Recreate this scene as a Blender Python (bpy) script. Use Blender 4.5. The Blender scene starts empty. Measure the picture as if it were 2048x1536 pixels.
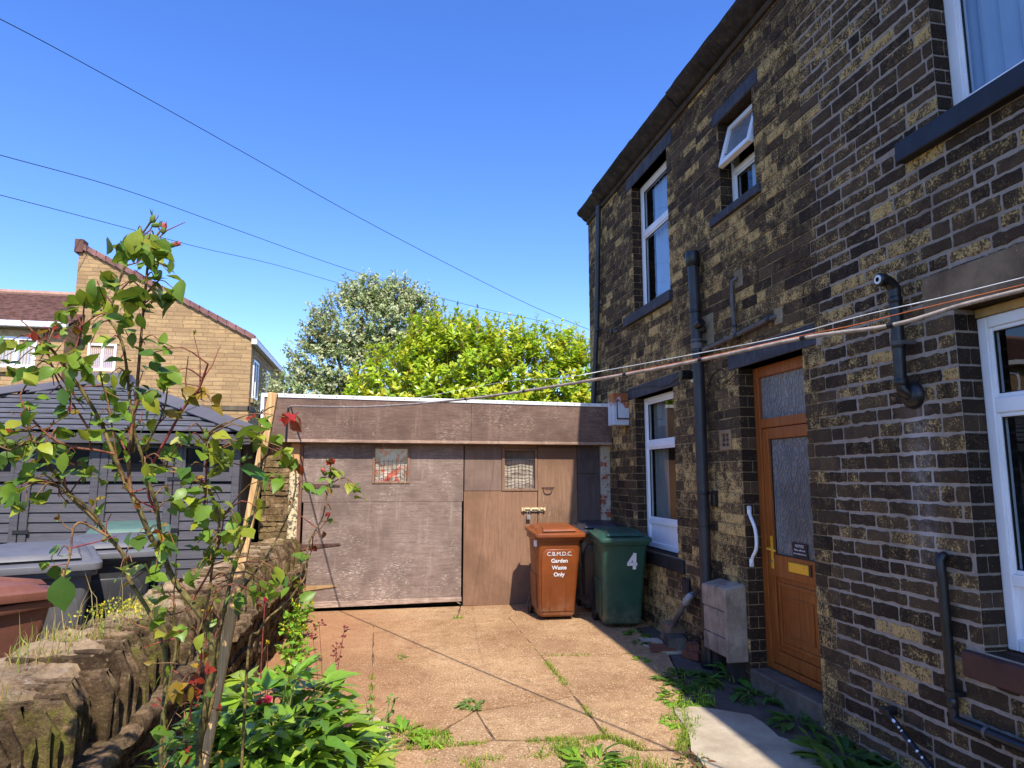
import bpy, bmesh, math, random
from mathutils import Vector, Matrix, noise as mnoise
random.seed(7)
C = bpy.context.scene.collection
sc = bpy.context.scene
R = math.radians

# ------------------------------------------------------------------ camera, sky, sun, exposure
CAM_Z, YAW, PITCH, FPX = 1.6, R(11.2), R(7.85), 1345.0
cam = bpy.data.objects.new('camera', bpy.data.cameras.new('camera'))
C.objects.link(cam)
cam.location = (0, 0, CAM_Z)
cam.rotation_euler = (R(90) + PITCH, 0, -YAW)
cam.data.sensor_width = 36.0
cam.data.lens = FPX / 2048 * 36.0
cam.data.clip_start = 0.05
cam.data.clip_end = 2000
sc.camera = cam

SUN_TAN_Y, SUN_TAN_X = 0.83, 0.085           # metres a shadow moves in +Y / -X per metre of drop
sun_dir = Vector((SUN_TAN_X, -SUN_TAN_Y, 1.0)).normalized()
SUN_EL = math.asin(sun_dir.z)
SUN_AZ = math.atan2(sun_dir.x, sun_dir.y)
world = bpy.data.worlds.new('World')
sc.world = world
world.use_nodes = True
wn = world.node_tree
bg = wn.nodes['Background']
sky = wn.nodes.new('ShaderNodeTexSky')
sky.sky_type = 'NISHITA'
sky.sun_disc = False
sky.sun_elevation = SUN_EL
sky.sun_rotation = SUN_AZ
sky.altitude = 200
sky.air_density = 1.0
sky.dust_density = 0.4
sky.ozone_density = 3.0
hs = wn.nodes.new('ShaderNodeHueSaturation')
hs.inputs['Hue'].default_value = 0.517
hs.inputs['Saturation'].default_value = 1.27
hs.inputs['Value'].default_value = 1.3
wn.links.new(sky.outputs[0], hs.inputs['Color'])
wn.links.new(hs.outputs[0], bg.inputs['Color'])
bg.inputs['Strength'].default_value = 0.15
sl = bpy.data.lights.new('sun', 'SUN')
sl.energy = 4.6
sl.angle = R(0.53)
sl.color = (1.0, 0.93, 0.82)
sun = bpy.data.objects.new('sun', sl)
C.objects.link(sun)
sun.rotation_euler = sun_dir.to_track_quat('Z', 'Y').to_euler()
sun.location = (0, -10, 12)
sc.view_settings.view_transform = 'Standard'
sc.view_settings.look = 'None'
sc.view_settings.gamma = 1.0
sc.view_settings.use_curve_mapping = False
sc.view_settings.exposure = 0.72
sc.cycles.max_bounces = 8
sc.cycles.transparent_max_bounces = 16
sc.cycles.caustics_reflective = False
sc.cycles.caustics_refractive = False

# ------------------------------------------------------------------ helpers
_fw = Vector((math.sin(YAW) * math.cos(PITCH), math.cos(YAW) * math.cos(PITCH), math.sin(PITCH)))
_rt = Vector((math.cos(YAW), -math.sin(YAW), 0))
_up = _rt.cross(_fw)
def at(x, y, Y):
    """measured point of the photograph -> world point on the plane at depth Y"""
    d = _rt * ((x - 1024) / FPX) - _up * ((y - 768) / FPX) + _fw
    t = Y / d.y
    return Vector((0, 0, CAM_Z)) + d * t

def gz(y):
    return -0.025 * (8.6 - max(-2.0, min(8.6, y)))

def rnd(a, b): return random.uniform(a, b)
def lerp(a, b, t): return a + (b - a) * t

class MB:
    def __init__(s):
        s.v = []; s.f = []; s.c = []; s.m = []
    def add(s, vs, fs, col=(1, 1, 1), mi=0):
        o = len(s.v)
        s.v.extend([tuple(p) for p in vs])
        for f in fs:
            s.f.append([o + i for i in f]); s.c.append(col); s.m.append(mi)
    def box(s, x0, x1, y0, y1, z0, z1, col=(1, 1, 1), mi=0):
        s.add([(x0, y0, z0), (x1, y0, z0), (x1, y1, z0), (x0, y1, z0), (x0, y0, z1), (x1, y0, z1), (x1, y1, z1), (x0, y1, z1)],
              [(0, 3, 2, 1), (4, 5, 6, 7), (0, 1, 5, 4), (1, 2, 6, 5), (2, 3, 7, 6), (3, 0, 4, 7)], col, mi)
    def hexa(s, p, col=(1, 1, 1), mi=0):
        """8 corners: bottom ring 0-3, top ring 4-7"""
        s.add(p, [(0, 3, 2, 1), (4, 5, 6, 7), (0, 1, 5, 4), (1, 2, 6, 5), (2, 3, 7, 6), (3, 0, 4, 7)], col, mi)
    def quad(s, a, b, c, d, col=(1, 1, 1), mi=0):
        s.add([a, b, c, d], [(0, 1, 2, 3)], col, mi)
    def rings(s, rings, col=(1, 1, 1), mi=0, cap=True, closed=True):
        n = len(rings[0]); vs = [p for r in rings for p in r]; fs = []
        for k in range(len(rings) - 1):
            for i in range(n if closed else n - 1):
                j = (i + 1) % n
                fs.append((k * n + i, k * n + j, (k + 1) * n + j, (k + 1) * n + i))
        if cap:
            fs.append(tuple(reversed(range(n)))); fs.append(tuple(range((len(rings) - 1) * n, len(rings) * n)))
        s.add(vs, fs, col, mi)
    def tube(s, pts, r, seg=8, col=(1, 1, 1), mi=0, cap=True):
        pts = [Vector(p) for p in pts]
        if not isinstance(r, (list, tuple)): r = [r] * len(pts)
        rings = []; prev = None
        for i, p in enumerate(pts):
            if i == 0: t = pts[1] - p
            elif i == len(pts) - 1: t = p - pts[i - 1]
            else: t = (pts[i + 1] - p).normalized() + (p - pts[i - 1]).normalized()
            t.normalize()
            if prev is None:
                a = Vector((0, 0, 1)) if abs(t.z) < 0.9 else Vector((1, 0, 0))
                n = (a - t * a.dot(t)).normalized()
            else:
                n = (prev - t * prev.dot(t))
                n = n.normalized() if n.length > 1e-6 else t.orthogonal().normalized()
            prev = n; b = t.cross(n)
            rings.append([p + (n * math.cos(k * 2 * math.pi / seg) + b * math.sin(k * 2 * math.pi / seg)) * r[i] for k in range(seg)])
        s.rings(rings, col, mi, cap)
    def lathe(s, prof, center, axis='Z', seg=20, col=(1, 1, 1), mi=0):
        rings = []
        cx, cy, cz = center
        for (r, h) in prof:
            ring = []
            for k in range(seg):
                a = 2 * math.pi * k / seg; c, d = r * math.cos(a), r * math.sin(a)
                if axis == 'Z': ring.append((cx + c, cy + d, cz + h))
                elif axis == 'X': ring.append((cx + h, cy + c, cz + d))
                else: ring.append((cx + d, cy + h, cz + c))
            rings.append(ring)
        s.rings(rings, col, mi, True)
    def prism(s, poly, z0, z1, col=(1, 1, 1), mi=0):
        s.rings([[(x, y, z0) for x, y in poly], [(x, y, z1) for x, y in poly]], col, mi)
    def build(s, name, mats, parent=None, bevel=0, seg=1, smooth=False, local=False, recalc=True, angle=30):
        me = bpy.data.meshes.new(name)
        me.from_pydata(s.v, [], s.f)
        if not isinstance(mats, (list, tuple)): mats = [mats]
        for m in mats: me.materials.append(m)
        if len(mats) > 1: me.polygons.foreach_set('material_index', s.m)
        ca = me.color_attributes.new('Col', 'FLOAT_COLOR', 'CORNER')
        buf = []
        for f, c in zip(s.f, s.c):
            buf.extend([c[0], c[1], c[2], 1.0] * len(f))
        ca.data.foreach_set('color', buf)
        if bevel or recalc:
            bm = bmesh.new(); bm.from_mesh(me)
            if recalc: bmesh.ops.recalc_face_normals(bm, faces=bm.faces)
            if bevel:
                ed = [e for e in bm.edges if len(e.link_faces) == 2 and e.calc_face_angle(0) > R(angle)]
                bmesh.ops.bevel(bm, geom=ed, offset=bevel, segments=seg, profile=0.6, affect='EDGES', clamp_overlap=True)
            bm.to_mesh(me); bm.free()
        if smooth:
            me.polygons.foreach_set('use_smooth', [True] * len(me.polygons))
        o = bpy.data.objects.new(name, me)
        C.objects.link(o)
        if parent:
            o.parent = parent
            if parent.type == 'EMPTY' and not local: o.location = -Vector(parent.location)
        return o

def tag(o, label, cat, group=None, kind=None):
    if label: o['label'] = label
    if cat: o['category'] = cat
    if group: o['group'] = group
    if kind: o['kind'] = kind
    return o
def thing(name, label, cat, loc=(0, 0, 0), rz=0, group=None):
    o = bpy.data.objects.new(name, None); C.objects.link(o)
    o.empty_display_size = 0.1
    o.location = loc; o.rotation_euler = (0, 0, rz)
    return tag(o, label, cat, group)
def structure(o):
    o['kind'] = 'structure'; return o
def smooth_angle(o, deg=40):
    me = o.data
    me.polygons.foreach_set('use_smooth', [True] * len(me.polygons))
    me.set_sharp_from_angle(angle=R(deg))
    return o
def spline(pts, n=6):
    pts = [Vector(p) for p in pts]; out = []
    for i in range(len(pts) - 1):
        p0 = pts[max(i - 1, 0)]; p1 = pts[i]; p2 = pts[i + 1]; p3 = pts[min(i + 2, len(pts) - 1)]
        for k in range(n):
            t = k / n
            out.append(0.5 * ((2 * p1) + (p2 - p0) * t + (2 * p0 - 5 * p1 + 4 * p2 - p3) * t * t + (3 * p1 - p0 - 3 * p2 + p3) * t ** 3))
    out.append(pts[-1])
    return out

# ------------------------------------------------------------------ materials
class NM:
    def __init__(s, name, rough=0.8, spec=0.3):
        s.mat = bpy.data.materials.new(name); s.mat.use_nodes = True
        s.nt = s.mat.node_tree; s.b = s.nt.nodes['Principled BSDF']
        s.b.inputs['Roughness'].default_value = rough
        s.b.inputs['Specular IOR Level'].default_value = spec
        s.tc = s.nt.nodes.new('ShaderNodeTexCoord')
        s.co = s.tc.outputs['Object']
    def n(s, t): return s.nt.nodes.new(t)
    def l(s, a, b): s.nt.links.new(a, b)
    def setin(s, sock, v):
        if hasattr(v, 'is_output') or isinstance(v, bpy.types.NodeSocket): s.l(v, sock)
        elif isinstance(v, (tuple, list)) and len(v) == 3 and sock.type == 'RGBA': sock.default_value = (*v, 1)
        else: sock.default_value = v
    def scale(s, sx, sy, sz, vec=None):
        m = s.n('ShaderNodeMapping'); m.inputs['Scale'].default_value = (sx, sy, sz)
        s.l(vec or s.co, m.inputs['Vector']); return m.outputs[0]
    def noise(s, sc_, det=4, ro=0.6, vec=None, dist=0):
        t = s.n('ShaderNodeTexNoise'); t.inputs['Scale'].default_value = sc_; t.inputs['Detail'].default_value = det
        t.inputs['Roughness'].default_value = ro; t.inputs['Distortion'].default_value = dist
        s.l(vec or s.co, t.inputs['Vector']); return t.outputs['Fac']
    def voro(s, sc_, feat='F1', vec=None, out='Distance', rand=1.0):
        t = s.n('ShaderNodeTexVoronoi'); t.feature = feat; t.inputs['Scale'].default_value = sc_
        t.inputs['Randomness'].default_value = rand
        s.l(vec or s.co, t.inputs['Vector']); return t.outputs[out]
    def attr(s, name='Col'):
        a = s.n('ShaderNodeAttribute'); a.attribute_name = name; return a.outputs['Color']
    def sep(s, c):
        x = s.n('ShaderNodeSeparateColor'); s.l(c, x.inputs[0]); return x.outputs
    def sepxyz(s, c=None):
        x = s.n('ShaderNodeSeparateXYZ'); s.l(c or s.co, x.inputs[0]); return x.outputs
    def comb(s, x, y, z):
        c = s.n('ShaderNodeCombineXYZ')
        for k, v in enumerate((x, y, z)): s.setin(c.inputs[k], v)
        return c.outputs[0]
    def comb_noise(s, amt):
        t = s.n('ShaderNodeTexNoise'); t.inputs['Scale'].default_value = 2.5; t.inputs['Detail'].default_value = 6; s.l(s.co, t.inputs['Vector'])
        v = s.n('ShaderNodeVectorMath'); v.operation = 'MULTIPLY_ADD'; s.l(t.outputs['Color'], v.inputs[0]); v.inputs[1].default_value = (amt,) * 3; s.l(s.co, v.inputs[2]); return v.outputs[0]
    def math(s, op, a, b=None, c=None, clamp=False):
        m = s.n('ShaderNodeMath'); m.operation = op; m.use_clamp = clamp
        s.setin(m.inputs[0], a)
        if b is not None: s.setin(m.inputs[1], b)
        if c is not None: s.setin(m.inputs[2], c)
        return m.outputs[0]
    def step(s, f, lo, hi, a=0.0, b=1.0):
        m = s.n('ShaderNodeMapRange'); m.interpolation_type = 'SMOOTHSTEP'
        s.setin(m.inputs['Value'], f); s.setin(m.inputs['From Min'], lo); s.setin(m.inputs['From Max'], hi)
        s.setin(m.inputs['To Min'], a); s.setin(m.inputs['To Max'], b); return m.outputs[0]
    def mix(s, f, a, b, mode='MIX'):
        m = s.n('ShaderNodeMixRGB'); m.blend_type = mode
        s.setin(m.inputs[0], f); s.setin(m.inputs[1], a); s.setin(m.inputs[2], b); return m.outputs[0]
    def col(s, v): s.setin(s.b.inputs['Base Color'], v); return s
    def rough(s, v): s.setin(s.b.inputs['Roughness'], v); return s
    def bump(s, h, strength=0.5, dist=0.01):
        b = s.n('ShaderNodeBump'); b.inputs['Strength'].default_value = strength; b.inputs['Distance'].default_value = dist
        s.l(h, b.inputs['Height']); s.l(b.outputs[0], s.b.inputs['Normal']); return s

def plain(name, col, rough=0.6, spec=0.3, var=0.12, nscale=6, bump=0.0, metal=0.0, dirt=None):
    m = NM(name, rough, spec)
    n = m.noise(nscale, 5, 0.65)
    dark = tuple(c * (1 - var * 2) for c in col); lite = tuple(min(1, c * (1 + var)) for c in col)
    c = m.mix(m.step(n, 0.3, 0.7), dark, lite)
    if dirt:
        c = m.mix(m.step(m.noise(nscale * 3.1, 6, 0.7), 0.52, 0.72, 0, dirt[1]), c, dirt[0])
    m.col(c)
    m.rough(m.step(m.noise(nscale * 2.3, 4), 0.2, 0.8, max(0.03, rough - 0.1), min(1, rough + 0.12)))
    m.b.inputs['Metallic'].default_value = metal
    if bump: m.bump(m.noise(nscale * 12, 4), bump, 0.004)
    return m.mat

# blackened stone blocks with ochre patches where the soot has weathered away
def mk_stone(name='sooty_stone'):
    m = NM(name, 0.9, 0.25)
    a = m.sep(m.attr()); xyz = m.sepxyz()
    base = m.mix(a[0], (0.019, 0.0115, 0.007), (0.078, 0.047, 0.026))
    base = m.mix(m.step(a[2], 0.80, 0.88, 0, 0.65), base, m.mix(m.noise(12, 4), (0.095, 0.056, 0.030), (0.185, 0.118, 0.066)))
    base = m.mix(m.step(m.noise(9, 5, 0.7), 0.42, 0.8), base, m.mix(a[2], (0.065, 0.037, 0.020), (0.021, 0.0145, 0.010)))
    fleck = m.noise(72, 8, 0.80)
    patch = m.noise(13, 5, 0.65)
    f = m.math('ADD', m.math('MULTIPLY', fleck, 0.66), m.math('MULTIPLY', patch, 0.34))
    thr = m.math('SUBTRACT', 0.648, m.math('MULTIPLY', a[1], 0.20))
    mask = m.step(f, thr, m.math('ADD', thr, 0.055))
    och = m.mix(m.noise(70, 4, 0.7), (0.34, 0.20, 0.062), (0.88, 0.60, 0.235))
    halo = m.step(f, m.math('SUBTRACT', thr, 0.10), thr)
    c = m.mix(m.math('MULTIPLY', halo, 0.55), base, (0.150, 0.092, 0.040))
    c = m.mix(mask, c, och)
    brown = m.step(m.noise(4.3, 4, 0.6), 0.5, 0.75, 0.0, 0.5)
    c = m.mix(m.math('MULTIPLY', brown, a[2]), c, (0.10, 0.060, 0.035))
    spk = m.math('MULTIPLY', m.step(m.noise(95, 3, 0.6), 0.655, 0.70), m.step(patch, 0.40, 0.52))
    c = m.mix(m.math('MULTIPLY', spk, 0.7), c, (0.5, 0.42, 0.28))
    # lime bloom washed down below the flue
    dy = m.math('DIVIDE', m.math('SUBTRACT', xyz[1], m.math('ADD', 3.30, m.math('MULTIPLY', m.noise(5, 3), 0.06))), 0.085)
    st = m.math('POWER', 2.718, m.math('MULTIPLY', m.math('MULTIPLY', dy, dy), -1))
    zz = m.math('MULTIPLY', m.step(xyz[2], 0.95, 1.25), m.step(xyz[2], 2.0, 2.1, 1, 0))
    st = m.math('MULTIPLY', m.math('MULTIPLY', st, zz), m.step(m.noise(17, 6, 0.75), 0.32, 0.75))
    c = m.mix(m.math('MULTIPLY', st, 0.6, clamp=True), c, (0.36, 0.33, 0.32))
    m.col(c)
    h = m.math('ADD', m.math('MULTIPLY', fleck, 0.7), m.math('MULTIPLY', m.noise(150, 4, 0.7), 0.3))
    m.bump(h, 1.0, 0.014)
    return m.mat
def mk_mortar():
    m = NM('wall_mortar', 0.95, 0.2)
    xyz = m.sepxyz()
    yb = m.math('ADD', xyz[1], m.math('MULTIPLY', m.math('SUBTRACT', m.noise(3.0, 3), 0.5), 0.35))
    grey = m.step(yb, 4.12, 4.2, 1, 0)
    tan = m.mix(m.noise(20, 5, 0.7), (0.22, 0.145, 0.070), (0.44, 0.31, 0.165))
    g = m.mix(m.noise(26, 6, 0.7), (0.18, 0.138, 0.105), (0.54, 0.45, 0.37))
    c = m.mix(grey, tan, g)
    c = m.mix(m.step(m.noise(2.2, 4), 0.5, 0.72, 0, 0.55), c, (0.13, 0.10, 0.08))
    dy = m.math('DIVIDE', m.math('SUBTRACT', xyz[1], 3.33), 0.1)
    st = m.math('POWER', 2.718, m.math('MULTIPLY', m.math('MULTIPLY', dy, dy), -1))
    zz = m.math('MULTIPLY', m.step(xyz[2], 0.95, 1.25), m.step(xyz[2], 2.0, 2.1, 1, 0))
    c = m.mix(m.math('MULTIPLY', m.math('MULTIPLY', st, zz), 0.55), c, (0.62, 0.57, 0.54))
    m.col(c); m.bump(m.noise(70, 6, 0.75), 0.8, 0.012)
    return m.mat
STONE = mk_stone(); MORTAR = mk_mortar()
def mk_slate_paint():
    m = NM('painted_stone', 0.7, 0.35)
    c = m.mix(m.step(m.noise(7, 6, 0.7), 0.3, 0.75), (0.024, 0.024, 0.030), (0.062, 0.062, 0.078))
    v = m.noise(1.0, 4, 0.6, m.scale(1, 30, 2))
    c = m.mix(m.step(v, 0.5, 0.75, 0, 0.5), c, (0.13, 0.13, 0.15))
    m.col(c); m.bump(m.noise(60, 5, 0.7), 0.35, 0.006); return m.mat
PAINT = mk_slate_paint()
def mk_tanstone(name='tan_lintel_stone', a=(0.085, 0.062, 0.042), b=(0.20, 0.15, 0.095)):
    m = NM(name, 0.9, 0.2)
    c = m.mix(m.step(m.noise(3, 5, 0.7), 0.3, 0.7), a, b)
    c = m.mix(m.step(m.noise(50, 5, 0.7), 0.6, 0.72, 0, 0.8), c, tuple(min(1, x * 1.8) for x in b))
    m.col(c); m.bump(m.noise(40, 6, 0.7), 0.5, 0.01); return m.mat
TANST = mk_tanstone(a=(0.12, 0.080, 0.048), b=(0.27, 0.19, 0.115))
REDSILL = plain('oxblood_sill_paint', (0.075, 0.030, 0.022), 0.6, 0.35, 0.2, 4, 0.2)
def mk_upvc():
    m = NM('white_upvc', 0.28, 0.5)
    c = m.mix(m.step(m.noise(3, 4), 0.3, 0.8), (0.74, 0.74, 0.76), (0.86, 0.86, 0.87))
    m.col(c); return m.mat
UPVC = mk_upvc()
def mk_glass(name, tint=(0.9, 0.95, 1.0), refl=1.0, rough=0.0):
    m = NM(name)
    nt = m.nt; nt.nodes.remove(m.b)
    out = [n for n in nt.nodes if n.type == 'OUTPUT_MATERIAL'][0]
    fr = m.n('ShaderNodeFresnel'); ge = m.n('ShaderNodeNewGeometry'); m.l(m.step(ge.outputs['Backfacing'], 0.0, 1.0, 1.55, 1 / 1.55), fr.inputs['IOR'])
    tr = m.n('ShaderNodeBsdfTransparent'); tr.inputs[0].default_value = (*tint, 1)
    gl = m.n('ShaderNodeBsdfGlossy'); gl.inputs['Roughness'].default_value = rough
    b = m.n('ShaderNodeBump'); b.inputs['Strength'].default_value = 0.03; b.inputs['Distance'].default_value = 0.02
    m.l(m.noise(2.5, 2), b.inputs['Height']); m.l(b.outputs[0], gl.inputs['Normal'])
    mx = m.n('ShaderNodeMixShader')
    m.l(m.math('MULTIPLY', fr.outputs[0], refl, clamp=True), mx.inputs[0])
    m.l(tr.outputs[0], mx.inputs[1]); m.l(gl.outputs[0], mx.inputs[2]); m.l(mx.outputs[0], out.inputs[0])
    return m.mat
GLASS = mk_glass('window_glass', (0.8, 0.87, 0.9), 1.45)
def mk_frost():
    m = NM('patterned_glass', 0.22, 0.6)
    d = m.noise(9, 3, 0.5)
    w = m.n('ShaderNodeTexWave'); w.wave_type = 'RINGS'; w.inputs['Scale'].default_value = 6; w.inputs['Distortion'].default_value = 14
    w.inputs['Detail'].default_value = 2; w.inputs['Detail Scale'].default_value = 2.2
    m.l(m.scale(1, 1, 1), w.inputs['Vector'])
    c = m.mix(m.step(m.noise(1.1, 3), 0.35, 0.65), (0.10, 0.105, 0.11), (0.24, 0.235, 0.23))
    c = m.mix(m.math('MULTIPLY', w.outputs['Fac'], 0.35), c, (0.05, 0.06, 0.06))
    m.col(c); m.bump(m.math('ADD', w.outputs['Fac'], m.math('MULTIPLY', d, 0.4)), 0.8, 0.006); return m.mat
FROST = mk_frost()
def mk_oak():
    m = NM('golden_oak_upvc', 0.38, 0.4)
    g = m.noise(3.2, 6, 0.65, m.scale(14, 14, 0.7), 1.2)
    c = m.mix(m.step(g, 0.3, 0.7), (0.205, 0.052, 0.010), (0.36, 0.105, 0.021))
    c = m.mix(m.step(m.noise(6, 5, 0.7, m.scale(40, 40, 1.0)), 0.55, 0.7, 0, 0.5), c, (0.15, 0.042, 0.009))
    m.col(c); return m.mat
OAK = mk_oak()
BLACKP = plain('black_plastic', (0.012, 0.0115, 0.0125), 0.38, 0.5, 0.15, 8)
SOILP = plain('dark_grey_soil_pipe', (0.026, 0.025, 0.028), 0.45, 0.45, 0.2, 3)
GREYP = plain('weathered_grey_pipe', (0.12, 0.105, 0.10), 0.55, 0.4, 0.2, 5)
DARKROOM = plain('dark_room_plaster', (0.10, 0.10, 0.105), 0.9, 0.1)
BRASS = plain('polished_brass', (0.85, 0.46, 0.035), 0.32, 0.5, 0.04, 3, 0, 0.25)
CARD = plain('dark_notice_card', (0.03, 0.018, 0.02), 0.5)
WHITEP = plain('white_paint', (0.75, 0.76, 0.78), 0.45, 0.4, 0.06)
def mk_curtain(name, a, b):
    m = NM(name, 0.9, 0.1)
    m.col(m.mix(m.noise(3, 3), a, b)); return m.mat
CURT = mk_curtain('pale_net_curtain', (0.36, 0.46, 0.62), (0.50, 0.60, 0.75))
CURTG = mk_curtain('grey_curtain', (0.20, 0.20, 0.19), (0.32, 0.31, 0.29))
def mk_concbox():
    m = NM('stained_concrete_casing', 0.92, 0.2)
    c = m.mix(m.step(m.noise(4, 6, 0.75), 0.3, 0.7), (0.19, 0.145, 0.105), (0.40, 0.32, 0.24))
    streak = m.noise(2.2, 5, 0.6, m.scale(9, 9, 1.6))
    c = m.mix(m.step(streak, 0.55, 0.70, 0, 0.6), c, (0.06, 0.052, 0.045))
    c = m.mix(m.step(m.noise(60, 5, 0.7), 0.62, 0.7, 0, 0.7), c, (0.38, 0.33, 0.25))
    m.col(c); m.bump(m.noise(60, 6, 0.7), 0.6, 0.006); return m.mat
CONCBOX = mk_concbox()
# ------------------------------------------------------------------ the stone house on the right
WX = 3.03                                    # wall face; the wall runs along Y
def atX(x, y, X):
    d = _rt * ((x - 1024) / FPX) - _up * ((y - 768) / FPX) + _fw
    return Vector((0, 0, CAM_Z)) + d * (X / d.x)

WY0, WY1, WZ0, WZ1 = -3.0, 9.36, -0.35, 5.52
OPEN = {  # near jamb, far jamb, bottom, top, frame X
    'kitchen': (6.57, 7.66, 0.78, 2.54, 3.15), 'upper_tall': (6.55, 7.60, 3.59, 5.20, 3.15),
    'upper_small': (4.83, 5.42, 4.01, 4.87, 3.15), 'door': (4.35, 5.26, 0.02, 2.53, 3.17),
    'right': (1.45, 3.02, 0.72, 2.50, 3.17), 'upper_right': (1.45, 3.00, 3.58, 5.20, 3.13)}
house = thing('stone_house', 'sooty two storey stone house with white windows and a brown front door', 'house', (WX, 4.0, 0))
STRIPS = [  # lintels and sills: y0,y1,z0,z1
    (6.40, 7.76, 5.20, 5.37), (4.73, 5.51, 4.87, 5.0), (6.43, 7.86, 2.54, 2.69), (4.19, 5.41, 2.53, 2.70), (1.2, 3.21, 2.50, 2.70), (1.2, 3.21, 5.20, 5.40),
    (6.50, 7.87, 3.46, 3.59), (4.76, 5.59, 3.91, 4.01), (6.42, 7.80, 0.64, 0.78), (1.2, 3.13, 0.58, 0.72), (1.2, 3.27, 3.44, 3.58)]
BLOCKS = [(o[0], o[1], o[2], o[3]) for o in OPEN.values()] + STRIPS

def brick(mb, P, u0, u1, v0, v1, prot, jit, col, base=-0.012, rad=0.0045):
    w, h = u1 - u0, v1 - v0
    if w < 0.015 or h < 0.012: return
    rad = min(rad, w * 0.3, h * 0.3)
    nu = max(1, int(w / 0.035)); nv = max(1, int(h / 0.03))
    per = []
    def jj(): return random.gauss(0, jit)
    per.append((u0 + rad, v0))
    for k in range(1, nu): per.append((u0 + w * k / nu, v0 + jj()))
    per += [(u1 - rad, v0), (u1, v0 + rad)]
    for k in range(1, nv): per.append((u1 + jj(), v0 + h * k / nv))
    per += [(u1, v1 - rad), (u1 - rad, v1)]
    for k in range(nu - 1, 0, -1): per.append((u0 + w * k / nu, v1 + jj()))
    per += [(u0 + rad, v1), (u0, v1 - rad)]
    for k in range(nv - 1, 0, -1): per.append((u0 + jj(), v0 + h * k / nv))
    per.append((u0, v0 + rad))
    cu, cv = (u0 + u1) / 2, (v0 + v1) / 2
    ins = 0.0032
    def inset(p):
        return (p[0] + (ins if p[0] < cu - w * 0.3 else -ins if p[0] > cu + w * 0.3 else 0),
                p[1] + (ins if p[1] < cv - h * 0.2 else -ins if p[1] > cv + h * 0.2 else 0))
    n = len(per)
    tu, tv = random.gauss(0, 0.006), random.gauss(0, 0.015)
    r0 = [P(p[0], p[1], base) for p in per]
    r1 = [P(p[0], p[1], prot - 0.004 + tu * (p[0] - cu) + tv * (p[1] - cv)) for p in per]
    r2 = []
    for p in per:
        q = inset(p); r2.append(P(q[0], q[1], prot + tu * (q[0] - cu) + tv * (q[1] - cv) + random.gauss(0, 0.0006)))
    vs = r0 + r1 + r2; fs = []
    for k in range(2):
        for i in range(n):
            j = (i + 1) % n
            fs.append((k * n + i, k * n + j, (k + 1) * n + j, (k + 1) * n + i))
    fs.append(tuple(range(2 * n, 3 * n)))
    mb.add(vs, fs, col, 0)

def pf(u, v, d): return (WX - d, u, v)       # front face mapping
wm = MB()
# mortar backing with exact openings
ys = sorted({WY0, WY1, *[b for o in OPEN.values() for b in o[:2]]}); zs = sorted({WZ0, WZ1, *[b for o in OPEN.values() for b in o[2:4]]})
for i in range(len(ys) - 1):
    for j in range(len(zs) - 1):
        cy, cz = (ys[i] + ys[i + 1]) / 2, (zs[j] + zs[j + 1]) / 2
        if any(o[0] < cy < o[1] and o[2] < cz < o[3] for o in OPEN.values()): continue
        d = -0.004
        wm.quad(pf(ys[i], zs[j], d), pf(ys[i + 1], zs[j], d), pf(ys[i + 1], zs[j + 1], d), pf(ys[i], zs[j + 1], d), (0.3, 0.2, 0.5), 1)
def stone_col(y, z, tanprob=0.05):
    lf = mnoise.noise(Vector((y * 0.8, z * 0.9, 3.1)))
    g = max(0.0, min(1.0, (0.62 if y > 4.2 else 0.50) + 0.50 * lf + random.gauss(0, 0.17)))
    if random.random() < tanprob: g = rnd(0.85, 1.0)
    if y < 3.2 and z < 1.2: g *= 0.8
    return (random.random(), g, random.random())
rngb = random.Random(3)
z = WZ0; course = 0
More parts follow.
